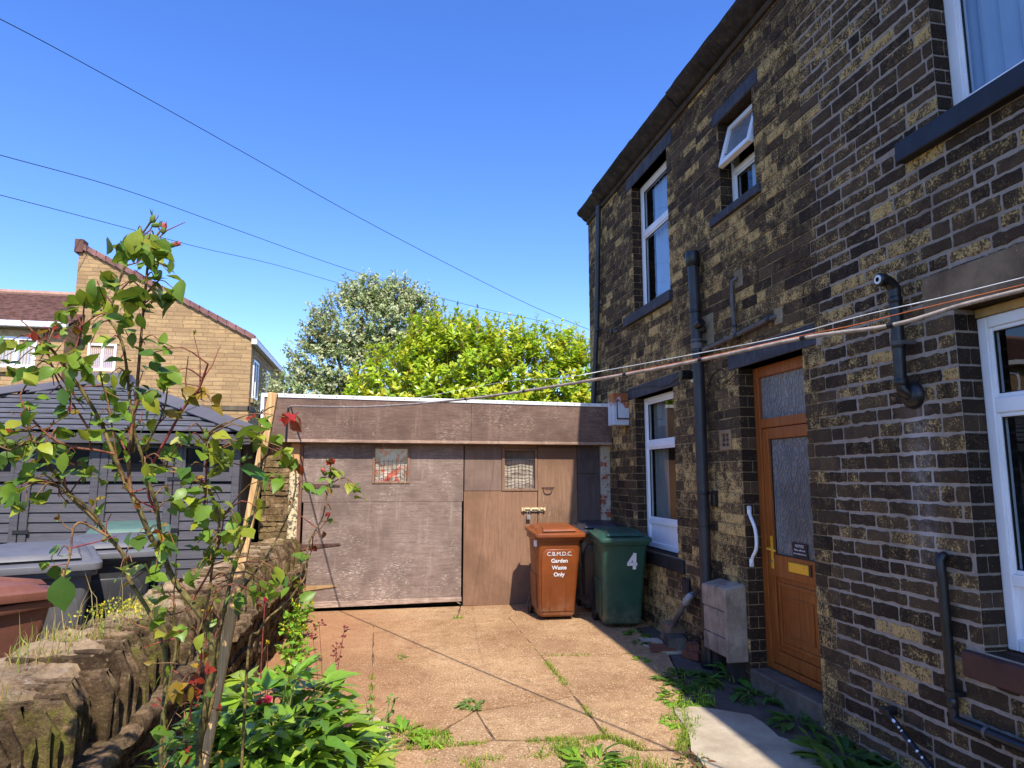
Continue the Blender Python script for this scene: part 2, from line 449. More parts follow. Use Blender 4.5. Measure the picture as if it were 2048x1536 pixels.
while z < WZ1:
    ch = 0.0915 * rngb.uniform(0.88, 1.12)
    z1 = min(z + ch, WZ1)
    yb = 4.12 + rngb.uniform(-0.12, 0.10)
    y = WY0 - rngb.uniform(0, 0.2)
    while y < WY1:
        L = rngb.uniform(0.18, 0.34) if rngb.random() < 0.84 else rngb.uniform(0.10, 0.16)
        ye = min(y + L, WY1)
        if WY1 - ye < 0.06: ye = WY1
        ym = (y + ye) / 2
        thick = ym < yb
        gj = rngb.uniform(.0062, .0088) if thick else 0.0032
        wob = 0.0035 * mnoise.noise(Vector((ym * 1.6, course * .7, 2))) + rngb.gauss(0, .0011)
        rect = [(max(y, WY0) + gj, ye - gj, z + gj * (1.3 if thick else .95) + wob, z1 - gj * (1.3 if thick else .95) + wob + rngb.gauss(0, .0012))]
        for (a, b, c, d) in BLOCKS:
            nr = []
            for (r0, r1, q0, q1) in rect:
                ov = min(q1, d) - max(q0, c)
                if ov <= 0.004 or r1 <= a or r0 >= b: nr.append((r0, r1, q0, q1)); continue
                if ov > 0.45 * (q1 - q0) or ov > 0.05:
                    if r0 < a - 0.02: nr.append((r0, a - gj * 0.4, q0, q1))
                    if r1 > b + 0.02: nr.append((b + gj * 0.4, r1, q0, q1))
                    mr0, mr1 = max(r0, a), min(r1, b)
                    if q1 > d + 0.012: nr.append((mr0, mr1, d + gj, q1))
                    if q0 < c - 0.012: nr.append((mr0, mr1, q0, c - gj))
                else:
                    nr.append((r0, r1, q0 if q0 < c else d + 0.003, q1 if q1 > d else c - 0.003))
            rect = nr
        for (r0, r1, q0, q1) in rect:
            col = stone_col(ym, z)
            if 3.05 < ym < 3.75 and 0.25 < z < 1.0 and random.random() < 0.35: col = (0.9, 1.0, 1.0)
            brick(wm, pf, r0, r1, q0, q1, (rnd(-0.001, 0.003) if thick else rnd(-0.001, 0.004)), 0.0030 if thick else 0.0018, col)
        y = ye
    # stones turning the corner into the far jamb of each opening
    for (a, b, c, d, fx) in OPEN.values():
        q0, q1 = max(z, c), min(z1, d)
        if q1 - q0 > 0.02:
            dep = fx - WX + 0.05
            P2 = lambda u, v, dd, B=b: (u, B - dd, v)
            gj = 0.006 if b < 4 else 0.003
            cl = (random.random() * 0.5, rnd(0.0, 0.25), random.random())
            if course % 2: brick(wm, P2, WX + 0.006, WX + dep, q0 + gj, q1 - gj, 0.002, 0.001, cl)
            else:
                m_ = WX + rnd(0.07, 0.1)
                brick(wm, P2, WX + 0.006, m_, q0 + gj, q1 - gj, 0.002, 0.001, cl)
                brick(wm, P2, m_ + 0.005, WX + dep, q0 + gj, q1 - gj, 0.002, 0.001, cl)
    z = z1; course += 1
for (a, b, c, d, fx) in OPEN.values():
    D = fx + 0.09
    k = (0.2, 0.1, 0.4)
    wm.quad((WX + .004, b + .003, c), (D, b + .003, c), (D, b + .003, d), (WX + .004, b + .003, d), k, 1)
    wm.quad((WX + .004, a, c), (WX + .004, a, d), (D, a, d), (D, a, c), k, 0)
    wm.quad((WX + .004, a, d), (WX + .004, b, d), (D, b, d), (D, a, d), k, 0)
    wm.quad((WX + .004, a, c), (D, a, c), (D, b, c), (WX + .004, b, c), k, 0)
wall = wm.build('wall', [STONE, MORTAR], house, recalc=False)
# shell: gable ends, back wall, floors, keeps the rooms dark
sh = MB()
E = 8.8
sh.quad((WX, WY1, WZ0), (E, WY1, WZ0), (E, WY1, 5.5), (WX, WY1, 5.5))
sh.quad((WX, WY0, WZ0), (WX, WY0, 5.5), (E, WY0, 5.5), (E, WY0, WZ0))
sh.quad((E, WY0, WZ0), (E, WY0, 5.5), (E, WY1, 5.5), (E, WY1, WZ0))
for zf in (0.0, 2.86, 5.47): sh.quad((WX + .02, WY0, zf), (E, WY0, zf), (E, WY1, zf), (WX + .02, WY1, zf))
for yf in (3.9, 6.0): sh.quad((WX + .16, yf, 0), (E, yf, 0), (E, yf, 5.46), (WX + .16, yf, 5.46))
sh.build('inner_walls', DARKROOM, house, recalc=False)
rf = MB()
for zz, t in ((5.62, 0), (5.70, 1)):
    pass
rf.hexa([(2.98, WY0 - .05, 5.56), (6.0, WY0 - .05, 7.2), (6.0, WY1 + .06, 7.2), (2.98, WY1 + .06, 5.56), (2.98, WY0 - .05, 5.62), (6.0, WY0 - .05, 7.28), (6.0, WY1 + .06, 7.28), (2.98, WY1 + .06, 5.62)])
rf.hexa([(6.0, WY0 - .05, 7.2), (9.0, WY0 - .05, 5.56), (9.0, WY1 + .06, 5.56), (6.0, WY1 + .06, 7.2), (6.0, WY0 - .05, 7.28), (9.0, WY0 - .05, 5.62), (9.0, WY1 + .06, 5.62), (6.0, WY1 + .06, 7.28)])
rf.build('roof', plain('slate', (0.06, 0.06, 0.07), 0.7), house)
# stone gutter in butted lengths
gut = MB()
prof = [(WX + .02, 5.44), (WX - .045, 5.445), (WX - .075, 5.47), (WX - .10, 5.50), (WX - .155, 5.53), (WX - .175, 5.575), (WX - .15, 5.60), (WX + .02, 5.60)]
gy = WY0
while gy < WY1 + 0.02:
    L = rnd(0.95, 1.5); ge = min(gy + L, WY1 + 0.04)
    if WY1 + 0.04 - ge < .3: ge = WY1 + 0.04
    off = rnd(-0.008, 0.008); sag = rnd(-0.012, 0.012)
    rings = []
    for k in range(9):
        t = k / 8; yy = lerp(gy + 0.006, ge - 0.006, t)
        rings.append([(px + off + rnd(-.004, .004), yy, pz + sag + rnd(-.004, .004)) for px, pz in prof])
    gut.rings(rings, (0.3, 0.1, 0.3)); gy = ge
GUT = plain('weathered_gutter_stone', (0.040, 0.032, 0.029), 0.85, 0.25, 0.3, 5, 0.5, 0.0, ((0.15, 0.09, 0.045), 0.55))
smooth_angle(gut.build('gutter', GUT, house), 50)
cb = MB(); cb.box(WX - 0.03, WX + .02, WY0, WY1, 5.375, 5.44)
cb.build('eaves_course', mk_tanstone('eaves_stone', (0.03, 0.022, 0.016), (0.09, 0.062, 0.038)), house, bevel=0.006)

def lintel(y0, y1, z0, z1, mat, name='lintel', out=0.008, depth=0.2):
    m = MB(); m.box(WX - out, WX + depth, y0, y1, z0, z1); return m.build(name, mat, house, bevel=0.006)
lintel(6.40, 7.76, 5.20, 5.36, PAINT); lintel(4.73, 5.51, 4.872, 5.0, PAINT); lintel(6.43, 7.86, 2.54, 2.68, PAINT)
lintel(4.19, 5.41, 2.53, 2.69, PAINT); lintel(1.2, 3.21, 2.505, 2.72, TANST); lintel(1.2, 3.21, 5.20, 5.40, TANST)
def sill(y0, y1, z0, z1, mat, out):
    m = MB(); X1 = WX + .16
    m.hexa([(WX - out, y0, z0), (X1, y0, z0), (X1, y1, z0), (WX - out, y1, z0), (WX - out, y0, z1 - .015), (X1, y0, z1 + .004), (X1, y1, z1 + .004), (WX - out, y1, z1 - .015)])
    return m.build('sill', mat, house, bevel=0.006)
sill(6.50, 7.87, 3.46, 3.592, PAINT, 0.045); sill(4.76, 5.59, 3.92, 4.012, PAINT, 0.03); sill(6.42, 7.80, 0.64, 0.782, plain('black_sill_paint', (0.022, 0.020, 0.022), 0.6, 0.35, 0.2, 5, 0.3), 0.03)
sill(1.2, 3.13, 0.58, 0.722, REDSILL, 0.035); sill(1.2, 3.27, 3.445, 3.582, plain('navy_sill_paint', (0.013, 0.015, 0.024), 0.55, 0.4, 0.15, 4, 0.2), 0.06)

def frame_rect(mb, X, y0, y1, z0, z1, w, t, wb=None, wt=None):
    """mitred-looking frame in the plane X: outer y0..y1,z0..z1, member width w, thickness t"""
    wb = wb or w; wt = wt or w
    mb.box(X, X + t, y0, y0 + w, z0, z1); mb.box(X, X + t, y1 - w, y1, z0, z1)
    mb.box(X, X + t, y0 + w, y1 - w, z0, z0 + wb); mb.box(X, X + t, y0 + w, y1 - w, z1 - wt, z1)
def window(key, bars, curtain, label=None, panel_to=None, head=0.0, headmat=None, sash_open=False, fw=0.06, pull=0.0):
    a, b, c, d, X = OPEN[key]
    d2 = d - head
    m = MB(); frame_rect(m, X, a + .002, b - .004, c + .012, d2 - .003, fw, 0.065)
    zs_ = [c + .012] + [q for bar in bars for q in bar] + [d2 - .003]
    for (p, q) in bars: m.box(X + .002, X + .062, a + fw, b - fw, p, q)
    w = m.build('window', UPVC, house, bevel=0.008, seg=2)
    if label: w['label'] = label
    edges = [c + .012 + fw] + [q for bar in bars for q in bar] + [d2 - .003 - fw]
    for k in range(0, len(edges), 2):
        lo, hi = edges[k], edges[k + 1]
        if panel_to and hi <= panel_to + .05:
            pm = MB(); pm.box(X + .02, X + .045, a + fw, b - fw, lo, hi); pm.build('panel', UPVC, w, bevel=.002)
            continue
        if sash_open and k == len(edges) - 2: continue
        bead = MB(); frame_rect(bead, X + .012, a + fw, b - fw, lo, hi, 0.022, 0.045)
        bead.build('sash', UPVC, w, bevel=0.006, seg=2)
        gasket = MB(); frame_rect(gasket, X + .02, a + fw + .021, b - fw - .021, lo + .021, hi - .021, 0.006, 0.012); gasket.build('gasket', BLACKP, w)
        g = MB(); xg = X + .026
        g.quad((xg, a + fw + .02, lo + .02), (xg, b - fw - .02, lo + .02), (xg, b - fw - .02, hi - .02), (xg, a + fw + .02, hi - .02))
        g.build('pane', GLASS, w, recalc=False)
    if head:
        hm = MB(); hm.box(X - .01, X + .06, a + .002, b - .004, d2, d - .002); hm.build('head_trim', headmat, w, bevel=.004)
    if curtain:
        y0, y1, mat, dx = curtain
        cm = MB(); n = 80; ring = []
        for k in range(n + 1):
            t = k / n; yy = lerp(y0, y1, t)
            xx = X + dx + 0.016 * math.sin(t * (y1 - y0) * 55) + 0.008 * math.sin(t * (y1 - y0) * 131 + 1)
            ring.append((xx, yy))
        cm.rings([[(x, y, c + .05) for x, y in ring], [(x, y, d - .05) for x, y in ring]], cap=False, closed=False)
        smooth_angle(cm.build('curtain', mat, w, recalc=False), 80)
    return w
window('upper_tall', [(4.53, 4.60)], (6.58, 7.42, CURT, 0.11), 'tall upstairs window with pale net curtain')
window('kitchen', [(1.06, 1.12), (1.94, 2.01)], (7.28, 7.62, CURTG, 0.12), 'tall ground floor window with solid white panel at the bottom', panel_to=1.06, head=0.0)
window('right', [(1.05, 1.11), (1.93, 2.01)], (1.5, 2.35, CURTG, 0.25), 'ground floor window with tan head trim by the black flue', panel_to=1.05, head=0.05, headmat=plain('tan_timber', (0.46, 0.30, 0.13), 0.6))
window('upper_right', [], (1.5, 2.97, CURT, 0.10), 'upstairs window with pale blue curtains', fw=0.075)
ws = window('upper_small', [(4.36, 4.42)], None, 'small upstairs window with its top sash tilted open', sash_open=True, fw=0.05)
# tilted top-hung sash
a, b, c, d, X = OPEN['upper_small']
th = R(16); hz, hx = d - .05, X - 0.005; Ls = d - .05 - 4.40
def sp(u, v, t):  # u along Y, v down the sash, t thickness outwards
    return (hx - v * math.sin(th) - t * math.cos(th), u, hz - v * math.cos(th) + t * math.sin(th))
sm = MB()
def sbox(u0, u1, v0, v1, t0, t1): sm.hexa([sp(u0, v1, t0), sp(u1, v1, t0), sp(u1, v1, t1), sp(u0, v1, t1), sp(u0, v0, t0), sp(u1, v0, t0), sp(u1, v0, t1), sp(u0, v0, t1)])
ua, ub = a + .03, b - .035
sbox(ua, ua + .055, 0, Ls, -.02, .03); sbox(ub - .055, ub, 0, Ls, -.02, .03); sbox(ua + .055, ub - .055, 0, .055, -.02, .03); sbox(ua + .055, ub - .055, Ls - .055, Ls, -.02, .03)
sm.build('open_sash', UPVC, ws, bevel=.005, seg=2)
g = MB(); g.quad(sp(ua + .05, .05, .005), sp(ub - .05, .05, .005), sp(ub - .05, Ls - .05, .005), sp(ua + .05, Ls - .05, .005)); g.build('pane', FROST, ws, recalc=False)
gm = MB(); gm.tube([(hx - .01, ub - .06, 4.43), (hx - .10, ub - .055, 4.53), sp(ub - .05, Ls - .12, -.02)], .006, 6); gm.build('stay', GREYP, ws)
bd = MB(); xb = X + .03; bd.quad((xb, a + .05, 4.07), (xb, b - .3, 4.07), (xb, b - .3, 4.36), (xb, a + .05, 4.36)); bd.build('blind', CURT, ws, recalc=False)

# front door
a, b, c, d, X = OPEN['door']
DX = X
m = MB()
frame_rect(m, DX, a + .002, b - .004, 0.065, d - .004, 0.075, 0.075, wb=0.05, wt=0.09)
m.box(DX + .002, DX + .07, a + .077, b - .079, 2.005, 2.085)
fr = m.build('door_frame', OAK, house, bevel=.007, seg=2)
g = MB(); g.quad((DX + .03, a + .07, 2.08), (DX + .03, b - .07, 2.08), (DX + .03, b - .07, d - .09), (DX + .03, a + .07, d - .09)); g.build('pane', FROST, fr, recalc=False)
lf = MB(); l0, l1 = a + .08, b - .082; XL = DX + .012
z0, z1 = 0.12, 2.0
frame_rect(lf, XL, l0, l1, z0, z1, 0.085, 0.05, wb=0.10, wt=0.09)
lf.box(XL + .002, XL + .05, l0 + .085, l1 - .085, 0.80, 0.975)     # lock rail
lf.box(XL + .018, XL + .045, l0 + .085, l1 - .085, z0 + .10, 0.80)  # recessed panel
pz0, pz1 = 0.27, 0.76; py0, py1 = l0 + .11, l1 - .11
frame_rect(lf, XL + .006, py0, py1, pz0, pz1, 0.03, 0.014)
frame_rect(lf, XL + .010, py0 + .09, py1 - .09, pz0 + .08, pz1 - .10, 0.018, 0.012)
door = lf.build('front_door', OAK, house, bevel=.006, seg=2)
g = MB(); g.quad((XL + .03, l0 + .08, .97), (XL + .03, l1 - .08, .97), (XL + .03, l1 - .08, 1.915), (XL + .03, l0 + .08, 1.915)); g.build('pane', FROST, door, recalc=False)
gk = MB(); frame_rect(gk, XL + .022, l0 + .082, l1 - .082, .972, 1.913, .008, .01); gk.build('gasket', BLACKP, door)
lb = MB(); lb.box(XL - .012, XL + .004, 4.635, 4.885, .865, .94); lb.build('letterbox', BRASS, door, bevel=.004)
lbs = MB(); lbs.box(XL - .006, XL + .004, 4.605, 4.632, .86, .945); lbs.build('letterbox_edge', BLACKP, door)
hd = MB(); hd.box(XL - .008, XL + .002, 5.095, 5.125, .86, 1.12); hd.tube([(XL - .004, 5.11, 1.02), (XL - .05, 5.11, 1.02), (XL - .055, 5.05, 1.018), (XL - .05, 4.99, 1.012)], .009, 8)
hd.build('handle', BRASS, door, bevel=.002)
lc = MB(); lc.lathe([(.0, -.012), (.011, -.012), (.011, 0)], (XL - .004, 5.11, .92), 'X', 12); lc.build('keyhole', plain('chrome', (.6, .6, .6), .2, .5, .02, 5, 0, 1.0), door)

def text_mesh(name, body, size, mat, parent, mtx, extrude=0.0008, align='CENTER', bold=0.0, local=False, spacing=1.0):
    cu = bpy.data.curves.new(name, 'FONT'); cu.body = body; cu.size = size; cu.extrude = extrude; cu.align_x = align; cu.align_y = 'CENTER'; cu.offset = bold; cu.space_line = spacing; cu.resolution_u = 3
    tmp = bpy.data.objects.new(name, cu); C.objects.link(tmp)
    me = bpy.data.meshes.new_from_object(tmp.evaluated_get(bpy.context.evaluated_depsgraph_get()))
    bpy.data.objects.remove(tmp); bpy.data.curves.remove(cu)
    me.transform(mtx); me.materials.clear(); me.materials.append(mat); me.name = name
    o = bpy.data.objects.new(name, me); C.objects.link(o); o.parent = parent
    if parent and parent.type == 'EMPTY' and not local: o.location = -Vector(parent.location)
    return o
# text plane on the wall: text x -> -Y, text y -> Z, normal -> -X
MW = lambda x, y, z: Matrix(((0, 0, -1, x), (-1, 0, 0, y), (0, 1, 0, z), (0, 0, 0, 1)))
cd = MB(); cd.box(XL + .020, XL + .023, 4.675, 4.865, .985, 1.095); card = cd.build('notice_card', CARD, door)
text_mesh('lettering', 'NOTICE', .030, WHITEP, card, MW(XL + .018, 4.77, 1.068), .0005)
text_mesh('lettering', 'Please call at my', .021, WHITEP, card, MW(XL + .018, 4.77, 1.038), .0005)
text_mesh('lettering', 'back number the door', .018, WHITEP, card, MW(XL + .018, 4.77, 1.010), .0005)
st = MB(); st.box(3.012, DX + .06, 4.352, 5.256, -0.2, 0.055); st.build('doorstep', mk_tanstone('doorstep_stone', (0.085, 0.066, 0.048), (0.19, 0.15, 0.11)), house, bevel=.012)

# ------------------------------------------------------------------ pipes and fittings on the house wall
def pipe(name, label, pts, r, mat, cat='pipe', joints=(), seg=14, group=None):
    base = Vector(pts[0]); lo = min(pts, key=lambda p: p[2]); base = Vector((lo[0], lo[1], lo[2]))
    t = thing(name, label, cat, base, group=group)
    m = MB(); m.tube(pts, r, seg); smooth_angle(m.build('pipe', mat, t), 50)
    return t
def collar(t, p, r, h, mat, axis='Z', name='collar', seg=16):
    m = MB(); m.lathe([(r * .92, -h / 2), (r, -h / 2 + .004), (r, h / 2 - .004), (r * .92, h / 2)], p, axis, seg); return smooth_angle(m.build(name, mat, t), 50)
def bracket(t, p, r, mat):
    m = MB(); m.lathe([(r, -.012), (r + .006, -.012), (r + .006, .012), (r, .012)], p, 'Z', 16)
    m.box(p[0], WX + .004, p[1] - .045, p[1] - .03, p[2] - .012, p[2] + .012)
    return m.build('bracket', mat, t)
SX = 2.945
top = atX(1385, 508, SX); mid = atX(1398, 760, SX); low = atX(1412, 1160, SX)
t = pipe('soil_pipe', 'thick dark grey soil pipe with open top running down beside the front door', [(top.x, top.y, top.z), (mid.x, mid.y, mid.z), (low.x, low.y, low.z - .02), (low.x, low.y, low.z - .45)], .053, SOILP)
def sp_at(z):
    if z > mid.z: f = (z - mid.z) / (top.z - mid.z); return mid.lerp(top, f)
    f = (z - low.z) / (mid.z - low.z); return low.lerp(mid, f)
m = MB(); p = sp_at(top.z); m.lathe([(.056, -.13), (.068, -.12), (.070, -.02), (.062, .02), (.045, .02), (.04, -.02)], p, 'Z', 20); smooth_angle(m.build('cowl', BLACKP, t), 50)
for y_, hh, rr in ((620, .03, .060), (690, .12, .058), (700, .03, .061), (985, .03, .059)):
    q = atX(1398, y_, SX); s_ = sp_at(q.z); collar(t, s_, rr, hh, BLACKP if y_ != 690 else GREYP)
bq = sp_at(atX(1398, 1050, SX).z); bracket(t, bq, .054, BLACKP); bq = sp_at(atX(1398, 683, SX).z); bracket(t, bq, .054, BLACKP)
q = sp_at(atX(1398, 650, SX).z)
m = MB(); m.tube([q, q + Vector((-.01, -.06, .0)), q + Vector((.0, -.11, .02))], [.045, .04, .042], 12); m.tube([q + Vector((0, 0, -.05)), q + Vector((.06, -.05, -.02))], .045, 12); smooth_angle(m.build('boss', BLACKP, t), 50)
# lower pot under the concrete casing
m = MB(); m.lathe([(.07, 0), (.075, .02), (.07, .10), (.062, .25)], (low.x, low.y, gz(5.8) - .02), 'Z', 18); smooth_angle(m.build('pipe_foot', BLACKP, t), 50)
# waste pipes
X2 = 2.99
P = [atX(1474, 556, X2 + .03), atX(1464, 563, X2), atX(1464, 600, X2), atX(1469, 655, X2), atX(1470, 670, X2)]
t = pipe('waste_pipe', 'thin grey upright waste pipe joining the sloping one above the door', P, .017, GREYP)
collar(t, atX(1469, 652, X2), .022, .03, SOILP)
P = [atX(1555, 633, X2 + .05), atX(1540, 637, X2), atX(1470, 672, X2), atX(1407, 700, X2 - .02)]
t = pipe('waste_pipe', 'grey waste pipe sloping down to the soil pipe above the door', P, .021, GREYP)
collar(t, atX(1538, 638, X2), .026, .05, SOILP, 'Y'); collar(t, atX(1473, 671, X2), .028, .06, SOILP, 'Y')
m = MB(); q = atX(1478, 558, WX - .001); m.box(WX - .006, WX + .01, q.y - .06, q.y + .07, q.z - .07, q.z + .08); PATCH = mk_tanstone('patch_mortar', (0.17, 0.13, 0.08), (0.34, 0.27, 0.17)); m.build('mortar_patch', PATCH, house, bevel=.004)
m = MB(); q = atX(1558, 633, WX); m.box(WX - .006, WX + .01, q.y - .05, q.y + .06, q.z - .06, q.z + .07); m.build('mortar_patch', PATCH, house, bevel=.004)
m = MB(); q = atX(1415, 650, WX); m.box(WX - .006, WX + .01, q.y - .12, q.y + .10, q.z - .20, q.z + .10); m.build('mortar_patch', PATCH, house, bevel=.02)
# rainwater downpipe at the far corner
P = [atX(1197, 412, 2.96), atX(1196, 500, 2.965), atX(1194, 640, 2.97), atX(1187, 810, 2.97), atX(1184, 900, 2.97)]
DRAINP = plain('blue_black_downpipe', (0.022, 0.026, 0.036), 0.4, 0.5, 0.15, 4)
t = pipe('downpipe', 'blue black rainwater downpipe at the far corner of the stone house', P, .036, DRAINP, 'downpipe')
for y_ in (610, 660, 745): q = atX(1194, y_, 2.967); collar(t, q, .041, .035, DRAINP); bracket(t, q, .037, DRAINP)
# boiler flue
FX = 2.955
e0 = atX(1758, 559, FX - .012); e1 = atX(1781, 563, FX); e2 = atX(1790, 590, FX); e3 = atX(1797, 690, FX); e4 = atX(1802, 765, FX); e5 = atX(1812, 785, FX + .01); e6 = atX(1834, 787, WX)
left = Vector((-.085, 0.0, .012))
t = thing('boiler_flue', 'black plastic boiler flue with a hooked top beside the ground floor window', 'flue', e4)
m = MB(); m.tube(spline([e2 + left * 1.0 + Vector((0, 0, .075)), e2 + left * .55 + Vector((0, 0, .075)), e2 + left * .08 + Vector((0, 0, .045)), e2, e3, e4, e4 + Vector((.02, -.01, -.06)), e4 + Vector((.07, -.02, -.085))], 5), .034, 16); smooth_angle(m.build('pipe', BLACKP, t), 50)
q = e2 + left * 1.02 + Vector((0, 0, .075))
m = MB(); m.lathe([(.036, 0), (.040, .004), (.040, .04), (.034, .045)], (q.x - .02, q.y, q.z), 'X', 18); smooth_angle(m.build('cap', BLACKP, t), 50)
m = MB()
for rr in (.011, .024): m.lathe([(rr, -.003), (rr + .003, -.003), (rr + .003, .004), (rr, .004)], (q.x - .022, q.y, q.z), 'X', 20)
m.build('terminal_ring', WHITEP, t)
for e in (e2 - Vector((0, 0, .03)), e3, e4): collar(t, e, .038, .04, BLACKP)
m = MB(); m.lathe([(.045, -.05), (.062, -.04), (.075, -.022), (.078, 0)], (WX, e6.y + .02, e6.z - .01), 'X', 26); smooth_angle(m.build('wall_plate', BLACKP, t), 50)
bracket(t, e3 + Vector((0, 0, .01)), .035, GREYP)
# low black waste pipe at right
LX = 2.985
P = [atX(1888, 1112, WX), atX(1884, 1114, LX + .01), atX(1880, 1120, LX), atX(1884, 1150, LX), atX(1897, 1300, LX), atX(1906, 1418, LX), atX(1910, 1438, LX), atX(1925, 1446, LX), atX(1980, 1468, LX), atX(2048, 1496, LX), atX(2200, 1560, LX)]
t = pipe('waste_pipe', 'black waste pipe bending along the foot of the wall under the right window', P, .026, BLACKP)
collar(t, atX(1905, 1405, LX), .031, .05, BLACKP); q = atX(1974, 1466, LX); collar(t, q, .031, .018, GREYP, 'Y', 'clip'); bracket(t, atX(1903, 1385, LX), .028, BLACKP)
# outside tap with a splashed pipe
TX = 2.97
t = thing('outside_tap', 'black outside tap with a white splashed pipe at the foot of the wall', 'tap', atX(1775, 1425, TX))
q = atX(1775, 1425, TX); q2 = atX(1868, 1545, TX - .05); q3 = q + (q2 - q) * 1.6
m = MB(); m.tube([q, q3], .017, 12); smooth_angle(m.build('pipe', BLACKP, t), 50)
m = MB(); m.tube([q + Vector((.05, .0, .01)), q + Vector((-.02, 0, .0))], .026, 12); m.box(q.x - .02, q.x + .02, q.y - .03, q.y + .05, q.z - .012, q.z + .022); m.build('valve', BLACKP, t, bevel=.004)
m = MB()
for k in range(7):
    f = .08 + k * .14 + rnd(-.06, .06); c_ = q + (q2 - q) * f; u_ = (q2 - q).normalized(); l_ = rnd(.008, .05)
    m.tube([c_ + Vector((-.008, -.004, .006)), c_ + u_ * l_ * .5 + Vector((-.0095, -.004, .0075)), c_ + u_ * l_ + Vector((-.008, -.004, .006))], [.004, .010 + rnd(-.003, .001), .003], 7)
m.build('paint_splash', WHITEP, t)
# key box, black cable plate, air brick, lamp, grab handle
q = atX(1433, 998, WX)
t = thing('key_safe', 'small rounded black key box on the wall between soil pipe and door', 'key box', (WX, q.y, q.z - .07))
m = MB(); m.box(WX - .045, WX, q.y - .035, q.y + .035, q.z - .068, q.z + .06); m.build('case', BLACKP, t, bevel=.014, seg=3)
m = MB(); m.hexa([(WX - .052, q.y - .04, q.z + .045), (WX, q.y - .04, q.z + .055), (WX, q.y + .04, q.z + .055), (WX - .052, q.y + .04, q.z + .045), (WX - .052, q.y - .04, q.z + .058), (WX, q.y - .04, q.z + .08), (WX, q.y + .04, q.z + .08), (WX - .052, q.y + .04, q.z + .058)]); m.build('hood', BLACKP, t, bevel=.004)
q = atX(1376, 1172, WX)
t = thing('cable_box', 'flat black junction box low on the wall left of the concrete casing', 'junction box', (WX, q.y, q.z - .09))
m = MB(); m.box(WX - .03, WX, q.y - .07, q.y + .07, q.z - .08, q.z + .07); m.build('case', BLACKP, t, bevel=.004); m = MB(); m.box(WX - .034, WX - .03, q.y - .062, q.y + .062, q.z - .07, q.z + .06); m.build('cover', plain('black_lid', (.03, .03, .034), .4), t, bevel=.001)
q = atX(1452, 880, WX)
t = thing('air_brick', 'square terracotta air brick with six holes left of the front door', 'air vent', (WX, q.y, q.z - .1))
m = MB(); frame_rect(m, WX - .012, q.y - .10, q.y + .10, q.z - .09, q.z + .09, .035, .03)
for k in range(3): m.box(WX - .004, WX + .02, q.y - .065 + .13 * k / 2 - .007, q.y - .065 + .13 * k / 2 + .007, q.z - .06, q.z + .06)
for k in range(1, 3): m.box(WX - .002, WX + .02, q.y - .065, q.y + .065, q.z - .06 + .12 * k / 3 - .007, q.z - .06 + .12 * k / 3 + .007)
m.build('grille', mk_tanstone('terracotta_vent', (0.17, 0.11, 0.065), (0.33, 0.22, 0.13)), t, bevel=.003)
m = MB(); m.quad((WX - .001, q.y - .07, q.z - .06), (WX - .001, q.y + .07, q.z - .06), (WX - .001, q.y + .07, q.z + .06), (WX - .001, q.y - .07, q.z + .06)); m.build('dark_hole', BLACKP, t, recalc=False)
q = atX(1386, 752, WX - .01)
t = thing('wall_lamp', 'black ribbed wall lantern on a white disc between kitchen lintel and soil pipe', 'lamp', (WX, q.y, q.z - .06))
m = MB(); m.lathe([(.06, -.02), (.062, -.016), (.062, 0), (.05, .0)], (WX, q.y, q.z), 'X', 22); smooth_angle(m.build('back_plate', WHITEP, t), 50)
m = MB(); m.lathe([(.02, -.14), (.036, -.13), (.038, -.04), (.03, -.02)], (WX, q.y, q.z + .01), 'X', 14)
for k in range(9): a_ = k * 2 * math.pi / 9; m.tube([(WX - .14, q.y + .042 * math.cos(a_), q.z + .01 + .042 * math.sin(a_)), (WX - .03, q.y + .042 * math.cos(a_), q.z + .01 + .042 * math.sin(a_))], .005, 6)
for xx in (-.14, -.085, -.03): m.lathe([(.040, -.004), (.047, -.004), (.047, .004), (.040, .004)], (WX + xx, q.y, q.z + .01), 'X', 18)
m.build('lantern', BLACKP, t)
yj = OPEN['door'][1]
g0, g1, g2 = at(1503, 1020, yj), at(1508, 1125, yj), at(1504, 1075, yj)
t = thing('grab_handle', 'bowed white grab handle screwed to the stone beside the front door', 'handle', (g1.x, g1.y, g1.z))
gx = WX + .045
pts = [(gx, yj - .012, g0.z), (gx, yj - .02, g0.z - .05), (gx, yj - .075, g0.z - .13), (gx, yj - .095, (g0.z + g1.z) / 2), (gx, yj - .085, g1.z + .12), (gx, yj - .025, g1.z + .045), (gx, yj - .012, g1.z)]
m = MB(); m.tube(spline(pts, 5), .014, 12); smooth_angle(m.build('grip', WHITEP, t), 50)
for zz in (g0.z, g1.z): m = MB(); m.box(gx - .02, gx + .02, yj - .014, yj, zz - .035, zz + .035); m.build('foot', WHITEP, t, bevel=.006)
# small capped pipe stub by the downpipe
q = atX(1234, 663, WX)
t = thing('overflow_pipe', 'short capped grey pipe stub poking out of the wall near the downpipe', 'pipe', q)
m = MB(); m.tube([(WX + .01, q.y, q.z), (WX - .07, q.y + .01, q.z - .005)], .028, 12); smooth_angle(m.build('pipe', GREYP, t), 50)
m = MB(); m.lathe([(.02, -.02), (.034, -.016), (.034, .004), (.028, .01)], (WX - .07, q.y + .01, q.z - .005), 'X', 14); m.build('cap', SOILP, t)
